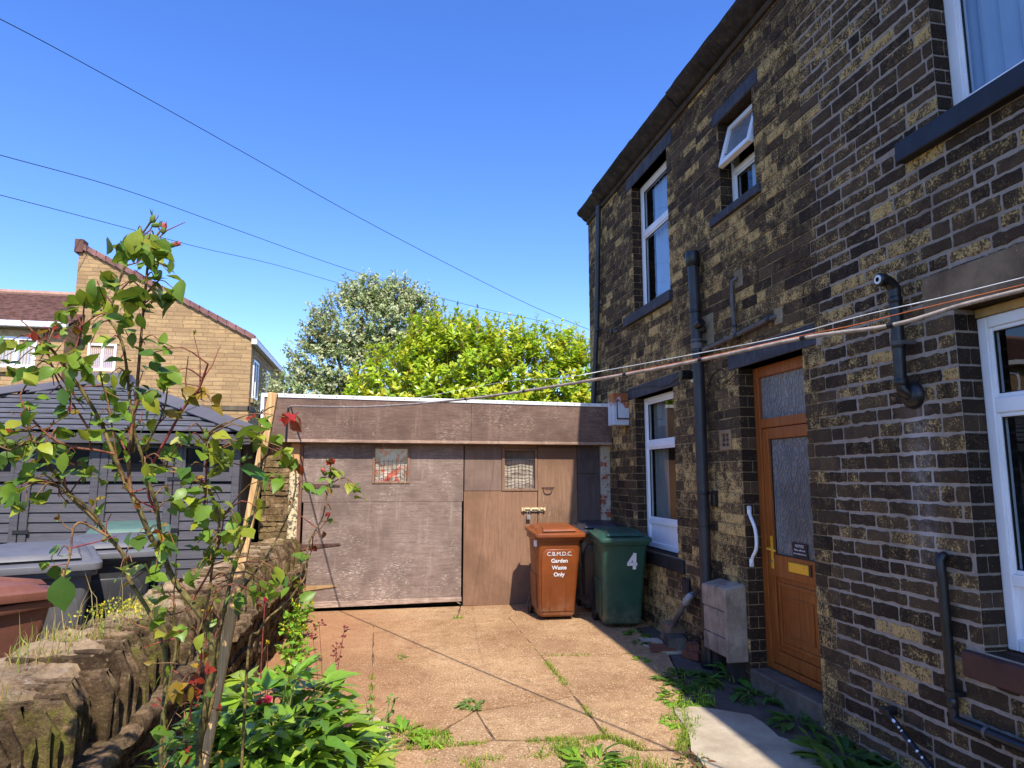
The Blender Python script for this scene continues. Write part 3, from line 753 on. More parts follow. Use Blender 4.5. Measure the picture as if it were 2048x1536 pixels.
# loose lead clipped to the wall
q = [atX(*p, WX - .008) for p in ((1418, 770), (1424, 752), (1436, 740), (1447, 740), (1450, 752), (1440, 757), (1435, 763), (1444, 768), (1460, 757), (1474, 742))]
m = MB(); m.tube(spline(q, 4), .004, 5)
tag(m.build('electric_lead', BLACKP), 'thin black lead curling over the stones beside the soil pipe', 'cable')
q = [atX(*p, WX - .012) for p in ((1385, 742), (1362, 752), (1340, 768), (1318, 774), (1300, 772), (1262, 780), (1240, 790))]
m = MB(); m.tube(spline(q, 4), .005, 5)
tag(m.build('electric_lead', BLACKP), 'black lead sagging from the wall lamp across the kitchen lintel', 'cable')
# concrete casing
c0 = at(1450, 1177, 5.30); X0, X1 = c0.x, WX + .002; y0 = 5.30; y1 = atX(1402, 1161, c0.x).y; zb, zt = 0.12, c0.z
t = thing('concrete_casing', 'stained concrete box casing round the soil pipe left of the front door', 'concrete box', (X0 + .1, y0 + .3, zb))
m = MB()
top_ = [(X0, y0, zt), (X1, y0, zt + .03), (X1, y1, zt + .02), (X0, y1, zt - .02)]
def slab(z0_, z1_, e=0): return [(X0 + e, y0 + e, z0_), (X1, y0 + e, z0_), (X1, y1 - e, z0_), (X0 + e, y1 - e, z0_), (X0 + e, y0 + e, z1_), (X1, y0 + e, z1_), (X1, y1 - e, z1_), (X0 + e, y1 - e, z1_)]
m.hexa(slab(zb, zb + .145, .004)); m.build('slab', CONCBOX, t, bevel=.008)
m = MB(); m.hexa(slab(zb + .15, zt - .20, .008)); m.build('slab', CONCBOX, t, bevel=.008)
m = MB(); m.hexa(slab(zt - .195, zt - .03)[:4] + top_); m.build('slab', CONCBOX, t, bevel=.01)
m = MB(); m.hexa([(X0 - .008, y0 - .012, zb - .03), (X1, y0 - .012, zb - .03), (X1, y0 + .02, zb - .03), (X0 - .008, y0 + .02, zb - .03), (X0 - .012, y0 - .014, zt - .01), (X1, y0 - .014, zt + .02), (X1, y0 + .02, zt + .02), (X0 - .012, y0 + .02, zt - .01)]); m.build('front_slab', CONCBOX, t, bevel=.008)
m = MB()
DARKBRICK = plain('near_black_brick', (0.03, 0.025, 0.022), 0.9)  # near-black brick for the supports under the casing
for yy in (y0 + .06, y0 + .30): m = MB(); m.box(X0 + .06, X1, yy, yy + .09, gz(5.8) - .03, zb + .01); m.build('support', DARKBRICK, t, bevel=.006)
# grey pipe leaning from the wall to the gully
g0 = atX(1387, 1190, WX + .01); g1 = atX(1376, 1197, 2.93); gg = at(1333, 1272, 6.72)
t = pipe('gully_pipe', 'grey pipe angled down from the wall into the gully beside loose stones', [g0, g1 + Vector((.02, 0, .015)), g1, g1.lerp(gg, .5), gg + Vector((0, 0, -.03))], .027, GREYP)
collar(t, g1.lerp(gg, .07), .033, .05, plain('pale_grey_joint', (.30, .29, .28), .5), 'Z'); m = MB(); m.tube([g0, g1 + Vector((.02, 0, .02)), g1, g1.lerp(gg, .12)], .034, 12); smooth_angle(m.build('elbow', plain('pale_grey_elbow', (.30, .29, .275), .5, .4, .2, 9), t), 50)
# ------------------------------------------------------------------ ground
def mk_soil():
    m = NM('ground_soil', 1.0, 0.1)
    c = m.mix(m.noise(3, 6, 0.7), (0.045, 0.032, 0.022), (0.13, 0.095, 0.06))
    c = m.mix(m.step(m.noise(0.6, 4), 0.45, 0.65), c, (0.07, 0.10, 0.03))
    m.col(c); m.bump(m.noise(25, 6, 0.75), 1.0, 0.03); return m.mat
gm = MB()
xs = [-600, -60, -20, -8, -4, -1, 1, 3, 9, 20, 60, 600]; yy = [-600, -60, -20, -2, 0, 2, 4, 6, 8.6, 12, 20, 60, 600]
for i in range(len(xs) - 1):
    for j in range(len(yy) - 1):
        gm.quad(*[(x, y, gz(y) - .06) for x, y in ((xs[i], yy[j]), (xs[i + 1], yy[j]), (xs[i + 1], yy[j + 1]), (xs[i], yy[j + 1]))])
structure(gm.build('ground', mk_soil(), recalc=False))
def mk_yard():
    m = NM('yard_concrete', 0.95, 0.15)
    a = m.sep(m.attr())
    lo = m.noise(0.9, 5, 0.65); mid = m.noise(4, 6, 0.72)
    c = m.mix(m.step(lo, 0.32, 0.68), (0.265, 0.145, 0.066), (0.45, 0.285, 0.145))
    c = m.mix(m.step(mid, 0.48, 0.75, 0, 0.65), c, (0.265, 0.128, 0.062))
    c = m.mix(m.step(m.noise(1.7, 5, 0.7), 0.56, 0.75, 0, 0.45), c, (0.50, 0.355, 0.205))
    c = m.mix(m.math('MULTIPLY', a[0], 0.5), c, (0.45, 0.32, 0.19))
    sp = m.noise(80, 4, 0.7)
    c = m.mix(m.step(sp, 0.56, 0.66, 0, 0.8), c, (0.82, 0.64, 0.43))
    c = m.mix(m.step(sp, 0.46, 0.36, 0, 0.8), c, (0.13, 0.070, 0.038))
    c = m.mix(m.step(m.noise(9, 6, 0.75), 0.46, 0.70, 0, 0.55), c, (0.185, 0.095, 0.045))
    xyz = m.sepxyz()
    c = m.mix(m.math('MULTIPLY', m.step(xyz[0], 0.9, -0.7), m.step(lo, 0.3, 0.55, 0.2, 0.6)), c, (0.30, 0.125, 0.058))
    blot = m.step(m.noise(16, 5, 0.8), 0.70, 0.76, 0, 0.5)
    c = m.mix(blot, c, (0.70, 0.58, 0.44))
    cr = m.voro(0.75, 'DISTANCE_TO_EDGE', m.comb_noise(0.22))
    c = m.mix(m.math('MULTIPLY', m.step(cr, 0.007, 0.001), m.step(m.noise(1.3, 3), .56, .62, 0, .6)), c, (0.12, 0.075, 0.045))
    c = m.mix(m.step(m.noise(2.6, 6, 0.75), 0.60, 0.74, 0, 0.45), c, (0.20, 0.125, 0.08))
    m.col(c)
    m.bump(m.math('ADD', m.math('MULTIPLY', sp, 0.6), m.math('MULTIPLY', mid, 0.5)), 0.55, 0.012); return m.mat
YARD = mk_yard()
def mk_pale():
    m = NM('pale_cement', 0.9, 0.2)
    c = m.mix(m.step(m.noise(2.2, 6, 0.7), 0.3, 0.7), (0.31, 0.25, 0.17), (0.49, 0.41, 0.30))
    c = m.mix(m.step(m.noise(30, 6, 0.75), 0.6, 0.72, 0, 0.5), c, (0.25, 0.19, 0.13))
    m.col(c); m.bump(m.noise(24, 7, 0.75), 0.6, 0.012); return m.mat
def mk_dark():
    m = NM('damp_tarmac', 0.9, 0.2)
    c = m.mix(m.noise(5, 6, 0.7), (0.055, 0.043, 0.036), (0.15, 0.12, 0.10))
    c = m.mix(m.step(m.noise(60, 4, 0.6), 0.66, 0.74, 0, 0.8), c, (0.40, 0.38, 0.36))
    m.col(c); m.bump(m.noise(60, 6, 0.75), 0.8, 0.012); return m.mat
PALE = mk_pale(); DARK = mk_dark()
def ragged(poly, step=0.12, jit=0.006):
    out = []
    for i in range(len(poly)):
        a, b = Vector(poly[i]), Vector(poly[(i + 1) % len(poly)])
        n = max(1, int((b - a).length / step))
        for k in range(n):
            p = a.lerp(b, k / n)
            if k: p = p + Vector((random.gauss(0, jit), random.gauss(0, jit)))
            out.append((p.x, p.y))
    return out
yard = MB()
def slabp(poly, dz=0.0, tone=0.0, thick=0.08, jit=0.006):
    pl = ragged(poly, jit=jit)
    n = len(pl); top = [(x, y, gz(y) + dz) for x, y in pl]; low = [(x, y, gz(y) + dz - thick) for x, y in pl]
    ins = []
    cx = sum(p[0] for p in pl) / n; cy = sum(p[1] for p in pl) / n
    yard.add(low + top, [tuple(range(n, 2 * n))] + [(i, (i + 1) % n, n + (i + 1) % n, n + i) for i in range(n)], (tone, 0, 0))
g_ = 0.0035
slabp([(-0.92, 8.0 + g_), (0.93, 8.0 + g_), (1.05, 8.66), (-0.90, 8.66)], -.002, .5)
slabp([(0.95, 8.0 + g_), (3.04, 8.0 + g_), (3.04, 8.66), (1.07, 8.66)], .002, .2)
slabp([(-0.96, 6.40 + g_), (0.0 - g_, 6.40 + g_), (0.0 - g_, 8.0 - g_), (-0.93, 8.0 - g_)], 0, .1)
slabp([(0.0 + g_, 6.40 + g_), (1.54 - g_, 6.38 + g_), (1.54 - g_, 8.0 - g_), (0.0 + g_, 8.0 - g_)], .002, .0)
slabp([(1.54 + g_, 6.36 + g_), (2.78, 6.30 + g_), (2.80, 7.3), (3.04, 7.4), (3.04, 8.0 - g_), (1.54 + g_, 8.0 - g_)], -.002, .15)
slabp([(-0.40, 4.98), (-0.02, 4.97), (0.0 - g_, 5.3), (0.0 - g_, 6.40 - g_), (-0.96, 6.40 - g_), (-0.96, 5.3)], .0, .1)
slabp([(0.0 + g_, 6.40 - g_), (0.0 + g_, 4.98), (0.12, 4.60), (0.46, 4.80), (0.72, 5.12), (1.1, 5.2), (1.54 - g_, 5.3), (1.54 - g_, 6.38 - g_)], .0, .05)
slabp([(0.48, 4.78), (0.15, 4.57), (0.56, 4.57), (0.78, 4.61), (0.74, 5.10)], .003, .55)
slabp([(0.755, 5.10), (0.80, 4.61), (1.15, 4.54), (1.53 - g_, 4.51), (1.53 - g_, 5.28), (1.1, 5.18)], .0, .35)
slabp([(1.54 + g_, 6.35 - g_), (1.54 + g_, 4.50), (1.68, 4.30), (1.95, 4.25), (2.06, 4.40), (2.2, 4.92), (2.44, 5.30), (2.60, 5.75), (2.74, 6.28)], .0, .2)
slabp([(0.16, 4.55), (0.56, 4.55), (0.78, 4.59), (1.15, 4.52), (1.53, 4.49), (1.66, 4.27), (1.92, 4.22), (1.86, 3.6), (1.7, 2.0), (0.9, 2.0), (0.2, 2.0), (0.14, 4.0)], -.004, .6)
fl_ = MB(); fl_.add([(-0.95, 2.0, gz(2) - .006), (2.0, 2.0, gz(2) - .006), (2.0, 8.66, gz(8.6) - .006), (-0.95, 8.66, gz(8.6) - .006)], [(0, 1, 2, 3)]); structure(fl_.build('joint_dirt', plain('joint_dirt', (0.16, 0.10, 0.06), .95, .1, .25, 20), recalc=False))
yo = yard.build('yard_paving', YARD, recalc=False); structure(yo)
yard = MB()
slabp([(2.20, 4.94), (2.10, 4.50), (1.97, 4.18), (1.90, 3.7), (1.8, 2.4), (2.6, 2.2), (2.80, 3.6), (2.78, 4.0), (2.64, 4.28), (2.66, 4.66), (2.4, 4.86)], .012, 0, .08, .012)
slabp([(2.62, 6.55), (2.95, 6.45), (2.96, 6.24), (2.70, 6.28)], .01); slabp([(2.66, 6.80), (2.86, 6.76), (2.86, 6.62), (2.68, 6.64)], .008)
structure(yard.build('pale_path', PALE, recalc=False))
yard = MB()
slabp([(2.22, 4.98), (2.45, 5.28), (2.62, 5.75), (2.76, 6.26), (2.84, 7.28), (3.05, 7.3), (3.05, 2.0), (2.5, 2.0), (2.66, 4.2), (2.68, 4.7), (2.4, 4.90)], -.015)
structure(yard.build('tarmac_strip', DARK, recalc=False))
yard = MB(); slabp([(-1.3, 1.0), (0.02, 1.0), (0.02, 4.35), (-0.06, 4.88), (-0.22, 4.98), (-0.42, 5.0), (-0.93, 5.28), (-1.05, 5.3)], 0.10, 0, .25)
structure(yard.build('flower_bed', mk_soil(), recalc=False))

# terracotta tile, loose bricks and stones round the gully
TERRA = plain('terracotta', (0.20, 0.075, 0.042), 0.85, 0.2, 0.2, 9, 0.4)
m = MB(); zt = gz(6.4); m.hexa([(2.60, 6.30, zt), (2.84, 6.27, zt), (2.87, 6.47, zt), (2.66, 6.52, zt), (2.60, 6.30, zt + .025), (2.84, 6.27, zt + .025), (2.87, 6.47, zt + .025), (2.66, 6.52, zt + .025)])
tag(m.build('floor_tile', TERRA, bevel=.004), 'red terracotta tile lying flat in front of the gully stones', 'tile')
def loose(name, label, cat, cx, cy, sx, sy, sz, rz, mat, jag=0.012, lift=0, group=None):
    m = MB(); n = 4
    bm = bmesh.new(); bmesh.ops.create_cube(bm, size=1.0); bmesh.ops.subdivide_edges(bm, edges=bm.edges, cuts=3, use_grid_fill=True)
    seed = random.random() * 50
    for v in bm.verts:
        v.co.x *= sx; v.co.y *= sy; v.co.z *= sz
        q = v.co.copy() * 9 + Vector((seed, 0, 0))
        v.co += mnoise.noise_vector(q) * jag
        v.co.z += sz / 2
    me = bpy.data.meshes.new(name); bm.to_mesh(me); bm.free(); me.materials.append(mat)
    ca = me.color_attributes.new('Col', 'FLOAT_COLOR', 'CORNER')
    ca.data.foreach_set('color', [random.random(), .15, random.random(), 1.0] * len(me.loops))
    o = bpy.data.objects.new(name, me); C.objects.link(o); o.location = (cx, cy, gz(cy) + lift - .006); o.rotation_euler = (0, 0, rz)
    smooth_angle(o, 35); return tag(o, label, cat, group)
GREYST = mk_tanstone('mossy_grey_stone', (0.055, 0.047, 0.036), (0.15, 0.13, 0.10))
loose('building_stone', 'squared grey stone block beside the leaning gully pipe', 'stone', 2.90, 6.42, .17, .26, .12, -.25, GREYST)
loose('building_stone', 'rounded tan stone propped against the wall behind the grey block', 'stone', 2.955, 6.62, .13, .22, .19, .1, TANST, .03)
loose('loose_brick', 'broken red brick on end near the concrete casing', 'brick', 2.92, 6.07, .10, .20, .065, .35, TERRA, .01)
loose('loose_brick', 'red brick lying on another brick near the concrete casing', 'brick', 2.93, 6.11, .09, .12, .06, -.2, TERRA, .012, .066)

# ------------------------------------------------------------------ garage
GY, FY = 8.63, 8.48
def mk_ply(name, base, dark, pale, vertical, amt, sx):
    m = NM(name, 0.9, 0.15)
    v = m.scale(26, 26, 1.6) if vertical else m.scale(3.2, 3.2, 34)
    g = m.noise(1.6, 7, 0.72, v, 0.6)
    v2 = m.scale(90, 90, 5) if vertical else m.scale(15, 15, 105)
    f = m.noise(1.5, 5, 0.7, v2, 0.5)
    c = m.mix(m.step(g, 0.32, 0.68), dark, base)
    c = m.mix(m.step(m.noise(1.3, 6, 0.7), 0.40, 0.66, 0, 0.75), c, tuple(x * 0.72 for x in dark))
    c = m.mix(m.step(m.noise(2.0, 5, 0.7, m.scale(5, 5, 0.5)), 0.55, 0.72, 0, 0.4), c, tuple(min(1, x * 1.45) for x in base))
    zz = m.sepxyz()
    wear = m.math('ADD', m.math('MULTIPLY', m.noise(1.4, 5, 0.7), 0.6), m.math('MULTIPLY', m.noise(5.5, 5, 0.75), 0.4))
    wear = m.step(wear, 0.44, 0.68, 0.0, amt)
    if name == 'weathered_left_ply':
        wear = m.math('MULTIPLY', wear, m.step(zz[2], 0.15, 0.8, 1.5, 0.75))
    sc_ = m.math('MULTIPLY', m.step(f, 0.52, 0.66), wear, clamp=True)
    c = m.mix(sc_, c, pale)
    m.col(c); m.bump(m.math('ADD', m.math('MULTIPLY', g, .5), m.math('MULTIPLY', f, .5)), 0.5, 0.005); return m.mat
PLYL = mk_ply('weathered_left_ply', (0.27, 0.198, 0.160), (0.165, 0.115, 0.092), (0.70, 0.60, 0.50), False, 1.2, 1)
PLYF = mk_ply('weathered_fascia_ply', (0.195, 0.125, 0.095), (0.125, 0.078, 0.060), (0.70, 0.56, 0.43), False, 0.85, 1)
PLYR = mk_ply('brown_door_ply', (0.265, 0.150, 0.090), (0.195, 0.108, 0.065), (0.40, 0.27, 0.18), True, 0.35, 1)
PLYS = mk_ply('brown_stile_ply', (0.255, 0.150, 0.092), (0.19, 0.105, 0.064), (0.62, 0.40, 0.21), True, 0.95, 1)
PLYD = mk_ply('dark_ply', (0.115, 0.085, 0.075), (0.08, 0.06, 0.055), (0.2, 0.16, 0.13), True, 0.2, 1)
RUST = plain('rusty_iron', (0.10, 0.05, 0.035), 0.7, 0.3, 0.25, 12, 0.2)
garage = thing('garage', 'flat roofed garage with weathered brown plywood doors and deep fascia', 'garage', (0.85, 8.63, 0))
# body
m = MB()
m.quad((-1.40, GY + .10, 0), (-1.40, 13, 0), (-1.40, 13, 2.50), (-1.40, GY + .10, 2.56)); m.quad((-1.40, 13, 0), (3.02, 13, 0), (3.02, 13, 2.5), (-1.40, 13, 2.5)); m.quad((3.02, 13, 0), (3.02, GY + .10, 0), (3.02, GY + .10, 2.5), (3.02, 13, 2.5))
m.quad((-1.4, GY + .1, .01), (3.02, GY + .1, .01), (3.02, 13, .01), (-1.4, 13, .01))
m.build('side_walls', mk_tanstone('garage_render', (0.16, 0.13, 0.10), (0.28, 0.23, 0.17)), garage, recalc=False)
m = MB(); m.hexa([(-1.41, FY + .03, 2.54), (3.02, FY + .03, 2.50), (3.02, 13.1, 2.44), (-1.41, 13.1, 2.44), (-1.41, FY + .03, 2.578), (3.02, FY + .03, 2.538), (3.02, 13.1, 2.48), (-1.41, 13.1, 2.48)])
m.build('roof', plain('roofing_felt', (0.16, 0.15, 0.14), 0.9), garage)
m = MB()
m.hexa([(-1.37, FY, 2.03), (1.148, FY, 2.03), (1.148, FY + .02, 2.03), (-1.37, FY + .02, 2.03), (-1.37, FY, 2.58), (1.148, FY, 2.558), (1.148, FY + .02, 2.558), (-1.37, FY + .02, 2.58)])
m.hexa([(1.152, FY, 2.03), (3.022, FY, 2.03), (3.022, FY + .02, 2.03), (1.152, FY + .02, 2.03), (1.152, FY, 2.558), (3.022, FY, 2.545), (3.022, FY + .02, 2.545), (1.152, FY + .02, 2.558)])
m.build('fascia', PLYF, garage)
m = MB(); m.box(-1.37, 3.022, FY - .014, FY + .16, 2.012, 2.048); m.build('fascia_batten', mk_ply('batten', (0.42, 0.29, 0.21), (0.26, 0.17, 0.12), (0.74, 0.62, 0.5), False, 1.0, 1), garage, bevel=.004)
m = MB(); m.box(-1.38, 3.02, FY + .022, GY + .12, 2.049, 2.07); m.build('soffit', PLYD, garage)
m = MB()
m.hexa([(-1.40, FY - .012, 2.552), (3.02, FY - .012, 2.515), (3.02, FY + .05, 2.515), (-1.40, FY + .05, 2.552), (-1.40, FY - .012, 2.60), (3.02, FY - .012, 2.56), (3.02, FY + .05, 2.56), (-1.40, FY + .05, 2.60)])
m.box(-1.402, -1.362, FY - .013, FY + .04, 2.10, 2.555)
m.build('roof_trim', WHITEP, garage, bevel=.004)
m = MB()
for k in range(22):
    xx = lerp(-1.32, 2.9, k / 21) + rnd(-.02, .02); m.lathe([(.007, -.004), (.005, 0)], (xx, FY - .013, lerp(2.578, 2.54, k / 21)), 'Y', 8)
m.build('trim_nail', RUST, garage); garage.children[-1]['kind'] = 'stuff'
# left sliding leaf, slightly sagging
def panel(name, mat, x0, x1, zb0, zb1, zt, Y, t=.03, parent=garage, bevel=.003):
    m = MB(); m.hexa([(x0, Y, zb0), (x1, Y, zb1), (x1, Y + t, zb1), (x0, Y + t, zb0), (x0, Y, zt), (x1, Y, zt), (x1, Y + t, zt), (x0, Y + t, zt)]); return m.build(name, mat, parent, bevel=bevel)
def panel_hole(name, mat, x0, x1, zb0, zb1, zt, Y, hole, t=.03, parent=garage):
    hx0, hx1, hz0, hz1 = hole; m = MB()
    zb = lambda x: lerp(zb0, zb1, (x - x0) / (x1 - x0))
    def hx(a, b, za, zb_, zc): m.hexa([(a, Y, za), (b, Y, zb_), (b, Y + t, zb_), (a, Y + t, za), (a, Y, zc), (b, Y, zc), (b, Y + t, zc), (a, Y + t, zc)])
    hx(x0, hx0, zb(x0), zb(hx0), zt); hx(hx1, x1, zb(hx1), zb(x1), zt); hx(hx0, hx1, zb(hx0), zb(hx1), hz0); hx(hx0, hx1, hz1, hz1, zt)
    return m.build(name, mat, parent)
ldoor = panel_hole('left_door', PLYL, -0.895, 1.075, 1.293, 1.293, 2.06, GY, (-0.04, 0.37, 1.545, 1.955))
panel('lower_panel', PLYL, -0.875, 1.060, 0.075, 0.095, 1.288, GY + .001, .028, ldoor)
panel('bottom_rail', mk_ply('worn_rail', (0.50, 0.38, 0.29), (0.22, 0.14, 0.11), (0.78, 0.7, 0.6), False, 1.0, 1), -0.88, 1.065, 0.04, 0.062, 0.115, GY - .012, .05, ldoor)
WOODT = mk_ply('worn_window_trim', (0.33, 0.19, 0.115), (0.2, 0.11, 0.07), (0.6, 0.45, 0.3), True, 0.9, 1)
def gwin(parent, x0, x1, z0, z1, w, mat):
    m = MB(); Y = GY - .012; t = .05
    m.box(x0, x0 + w, Y, Y + t, z0, z1); m.box(x1 - w, x1, Y, Y + t, z0, z1); m.box(x0 + w, x1 - w, Y, Y + t, z0, z0 + w * .8); m.box(x0 + w, x1 - w, Y, Y + t, z1 - w * .8, z1)
    f = m.build('window', mat, parent, bevel=.003)
    g = MB(); yg = GY + .024; g.quad((x0 + w, yg, z0), (x1 - w, yg, z0), (x1 - w, yg, z1), (x0 + w, yg, z1)); g.build('pane', mk_glass('garage_glass', (.85, .83, .8), 1.0), f, recalc=False)
    return f
f1 = gwin(ldoor, -0.065, 0.395, 1.515, 1.975, .03, WOODT); f2s = MB()
def bag_mat():
    m = NM('red_and_white_plastic', 0.4, 0.4)
    w = m.noise(4.5, 3, 0.6, m.scale(1.6, 1, 1.0), 1.5)
    c = m.mix(m.step(w, 0.50, 0.53), (0.58, 0.50, 0.45), (0.66, 0.11, 0.08))
    c = m.mix(m.step(m.noise(9, 4), 0.55, 0.7, 0, .6), c, (0.25, 0.2, 0.19)); m.col(c); return m.mat
def crumple(x0, x1, z0, z1, Y, mat, name, parent, amp=.02):
    m = MB(); n = 16; vs = []; fs = []
    for j in range(n + 1):
        for i in range(n + 1):
            x, z_ = lerp(x0, x1, i / n), lerp(z0, z1, j / n)
            vs.append((x, Y + amp * mnoise.noise(Vector((x * 9, z_ * 9, Y))) + amp * .5 * mnoise.noise(Vector((x * 22, z_ * 18, Y + 3))), z_))
    for j in range(n):
        for i in range(n): a_ = j * (n + 1) + i; fs.append((a_, a_ + 1, a_ + n + 2, a_ + n + 1))
    m.add(vs, fs); return m.build(name, mat, parent, smooth=True, recalc=False)
crumple(-0.04, 0.37, 1.54, 1.955, GY + .06, bag_mat(), 'red_lining', f1, .035)
def mesh_grid(parent, x0, x1, z0, z1, Y, s, ztop):
    m = MB(); x = x0
    k = 0
    while x <= x1 + .001:
        m.tube([(x, Y, z0), (x, Y, ztop)], .0028, 5); x += s
    zz = z0 + s * .6
    while zz < ztop:
        pts = [(x0, Y, zz - .012), (lerp(x0, x1, .3), Y, zz + .004), (lerp(x0, x1, .62), Y, zz + .006), (lerp(x0, x1, .8), Y, zz + .004), (x1, Y, zz - .018)]
        m.tube(pts, .0028, 5); zz += s
    m.build('wire_mesh', RUST, parent)
mesh_grid(f1, -0.03, 0.36, 1.55, 1.95, GY + .018, .052, 1.82)
# right leaf
rdoor = panel('right_door', PLYR, 1.085, 2.045, 0.005, 0.0, 1.415, GY, .03)
panel('upper_panel', mk_ply('upper_left_ply', (0.215, 0.145, 0.11), (0.165, 0.108, 0.083), (0.36, 0.27, 0.2), True, 0.5, 1), 1.09, 1.572, 1.42, 1.42, 2.06, GY + .002, .028, rdoor)
f2 = gwin(rdoor, 1.575, 2.048, 1.417, 1.965, .036, mk_ply('door_trim', (0.26, 0.155, 0.098), (0.18, 0.10, 0.066), (0.45, 0.33, 0.22), True, 0.5, 1))
panel('head_panel', PLYR, 1.575, 2.05, 1.967, 1.967, 2.06, GY + .002, .028, rdoor)
crumple(1.6, 2.02, 1.44, 1.83, GY + .05, plain('pale_cloth', (0.56, 0.50, 0.42), 0.9, 0.1, 0.06), 'pale_blind', f2, .03)
crumple(1.6, 2.02, 1.80, 1.96, GY + .07, plain('brown_cloth', (0.26, 0.19, 0.14), 0.9, 0.1, 0.1), 'brown_blind', f2, .01)
mesh_grid(f2, 1.61, 2.00, 1.45, 1.93, GY + .018, .048, 1.82)
panel('stile', PLYS, 2.053, 2.583, 0.0, 0.0, 1.985, GY - .006, .035, rdoor)
panel('head_panel', PLYR, 2.053, 2.583, 1.988, 1.988, 2.06, GY + .003, .03, rdoor)
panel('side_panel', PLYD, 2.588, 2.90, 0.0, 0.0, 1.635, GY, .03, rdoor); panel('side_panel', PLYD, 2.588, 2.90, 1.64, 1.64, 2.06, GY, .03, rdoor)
m = MB(); m.box(1.83, 2.12, GY - .026, GY - .007, 1.155, 1.205); m.tube([(1.85, GY - .035, 1.19), (2.14, GY - .035, 1.185)], .011, 8)
for xx in (1.86, 1.95, 2.06, 2.13): m.box(xx - .012, xx + .012, GY - .05, GY - .02, 1.165, 1.205)
m.build('bolt', plain('worn_cream_bolt', (0.62, 0.47, 0.26), 0.5, 0.4, 0.25, 30), rdoor, bevel=.002)
m = MB(); m.box(1.895, 1.945, GY - .05, GY - .022, 1.055, 1.115); m.tube([(1.905, GY - .036, 1.11), (1.905, GY - .036, 1.15), (1.92, GY - .036, 1.165), (1.935, GY - .036, 1.15), (1.935, GY - .036, 1.11)], .005, 6)
m.build('padlock', plain('steel', (0.55, 0.53, 0.5), .3, .5, .1, 20, 0, .8), rdoor, bevel=.004)
m = MB(); hz_ = 1.455; m.tube(spline([(2.12, GY - .008, hz_), (2.135, GY - .05, hz_ - .01), (2.16, GY - .06, hz_ - .02), (2.21, GY - .06, hz_ - .02), (2.235, GY - .05, hz_ - .01), (2.25, GY - .008, hz_)], 3), .007, 8); m.box(2.10, 2.27, GY - .010, GY - .005, hz_ - .008, hz_ + .012)
m.build('handle', RUST, rdoor)
for (z0_, xa, xb, tilt) in ((1.485, -0.93, -0.45, .0), (0.752, -0.89, -0.42, .03), (0.27, -0.87, -0.45, .02)):
    m = MB(); m.hexa([(xa, GY - .012, z0_ - .03), (xb, GY - .012, z0_ - .004 + tilt), (xb, GY - .004, z0_ - .004 + tilt), (xa, GY - .004, z0_ - .03), (xa, GY - .012, z0_ + .04), (xb, GY - .012, z0_ + .016 + tilt), (xb, GY - .004, z0_ + .016 + tilt), (xa, GY - .004, z0_ + .04)])
    m.tube([(xa - .005, GY - .016, z0_ - .05), (xa - .005, GY - .016, z0_ + .055)], .014, 8)
    for k in range(4): m.lathe([(.008, -.006), (.005, 0)], (lerp(xa + .05, xb - .03, k / 3), GY - .013, z0_ + .005 + tilt * k / 3), 'Y', 8)
    m.build('hinge', RUST if z0_ > .5 else plain('rusty_yellow_hinge', (.36, .22, .10), .7), ldoor)
m = MB(); m.box(2.93, 2.955, GY - .02, GY, 1.47, 1.72)
for k in range(4): m.lathe([(.011, -.012), (.006, -.006)], (2.943, GY - .012, 1.51 + k * .055), 'Y', 8)
m.build('hinge', BLACKP, rdoor)
# jambs
m = MB(); m.box(-0.935, -0.900, GY - .02, GY + .06, 0.02, 2.06); m.build('door_post', mk_ply('post', (0.25, 0.13, 0.085), (0.16, 0.08, 0.055), (0.5, 0.35, 0.25), True, 0.4, 1), garage)
def mk_pier():
    m = NM('flaking_painted_brick', 0.9, 0.2); z_ = m.sepxyz()
    br = m.n('ShaderNodeTexBrick'); m.l(m.comb(z_[0], z_[2], 0.0), br.inputs['Vector'])
    br.inputs['Scale'].default_value = 1.0; br.inputs['Brick Width'].default_value = 0.24; br.inputs['Row Height'].default_value = 0.082; br.inputs['Mortar Size'].default_value = 0.008
    br.inputs['Color1'].default_value = (0.30, 0.075, 0.04, 1); br.inputs['Color2'].default_value = (0.24, 0.06, 0.035, 1); br.inputs['Mortar'].default_value = (0.3, 0.27, 0.23, 1)
    c = m.mix(m.step(m.noise(5.5, 5, 0.7), 0.44, 0.50), br.outputs['Color'], m.mix(m.noise(14, 4), (0.30, 0.25, 0.18), (0.50, 0.45, 0.36)))
    m.col(c); m.bump(m.noise(40, 5), .6, .008); return m.mat
m = MB(); m.box(2.905, 3.03, GY - .05, GY + .2, 0.0, 2.01); m.build('brick_pier', mk_pier(), garage, bevel=.004)

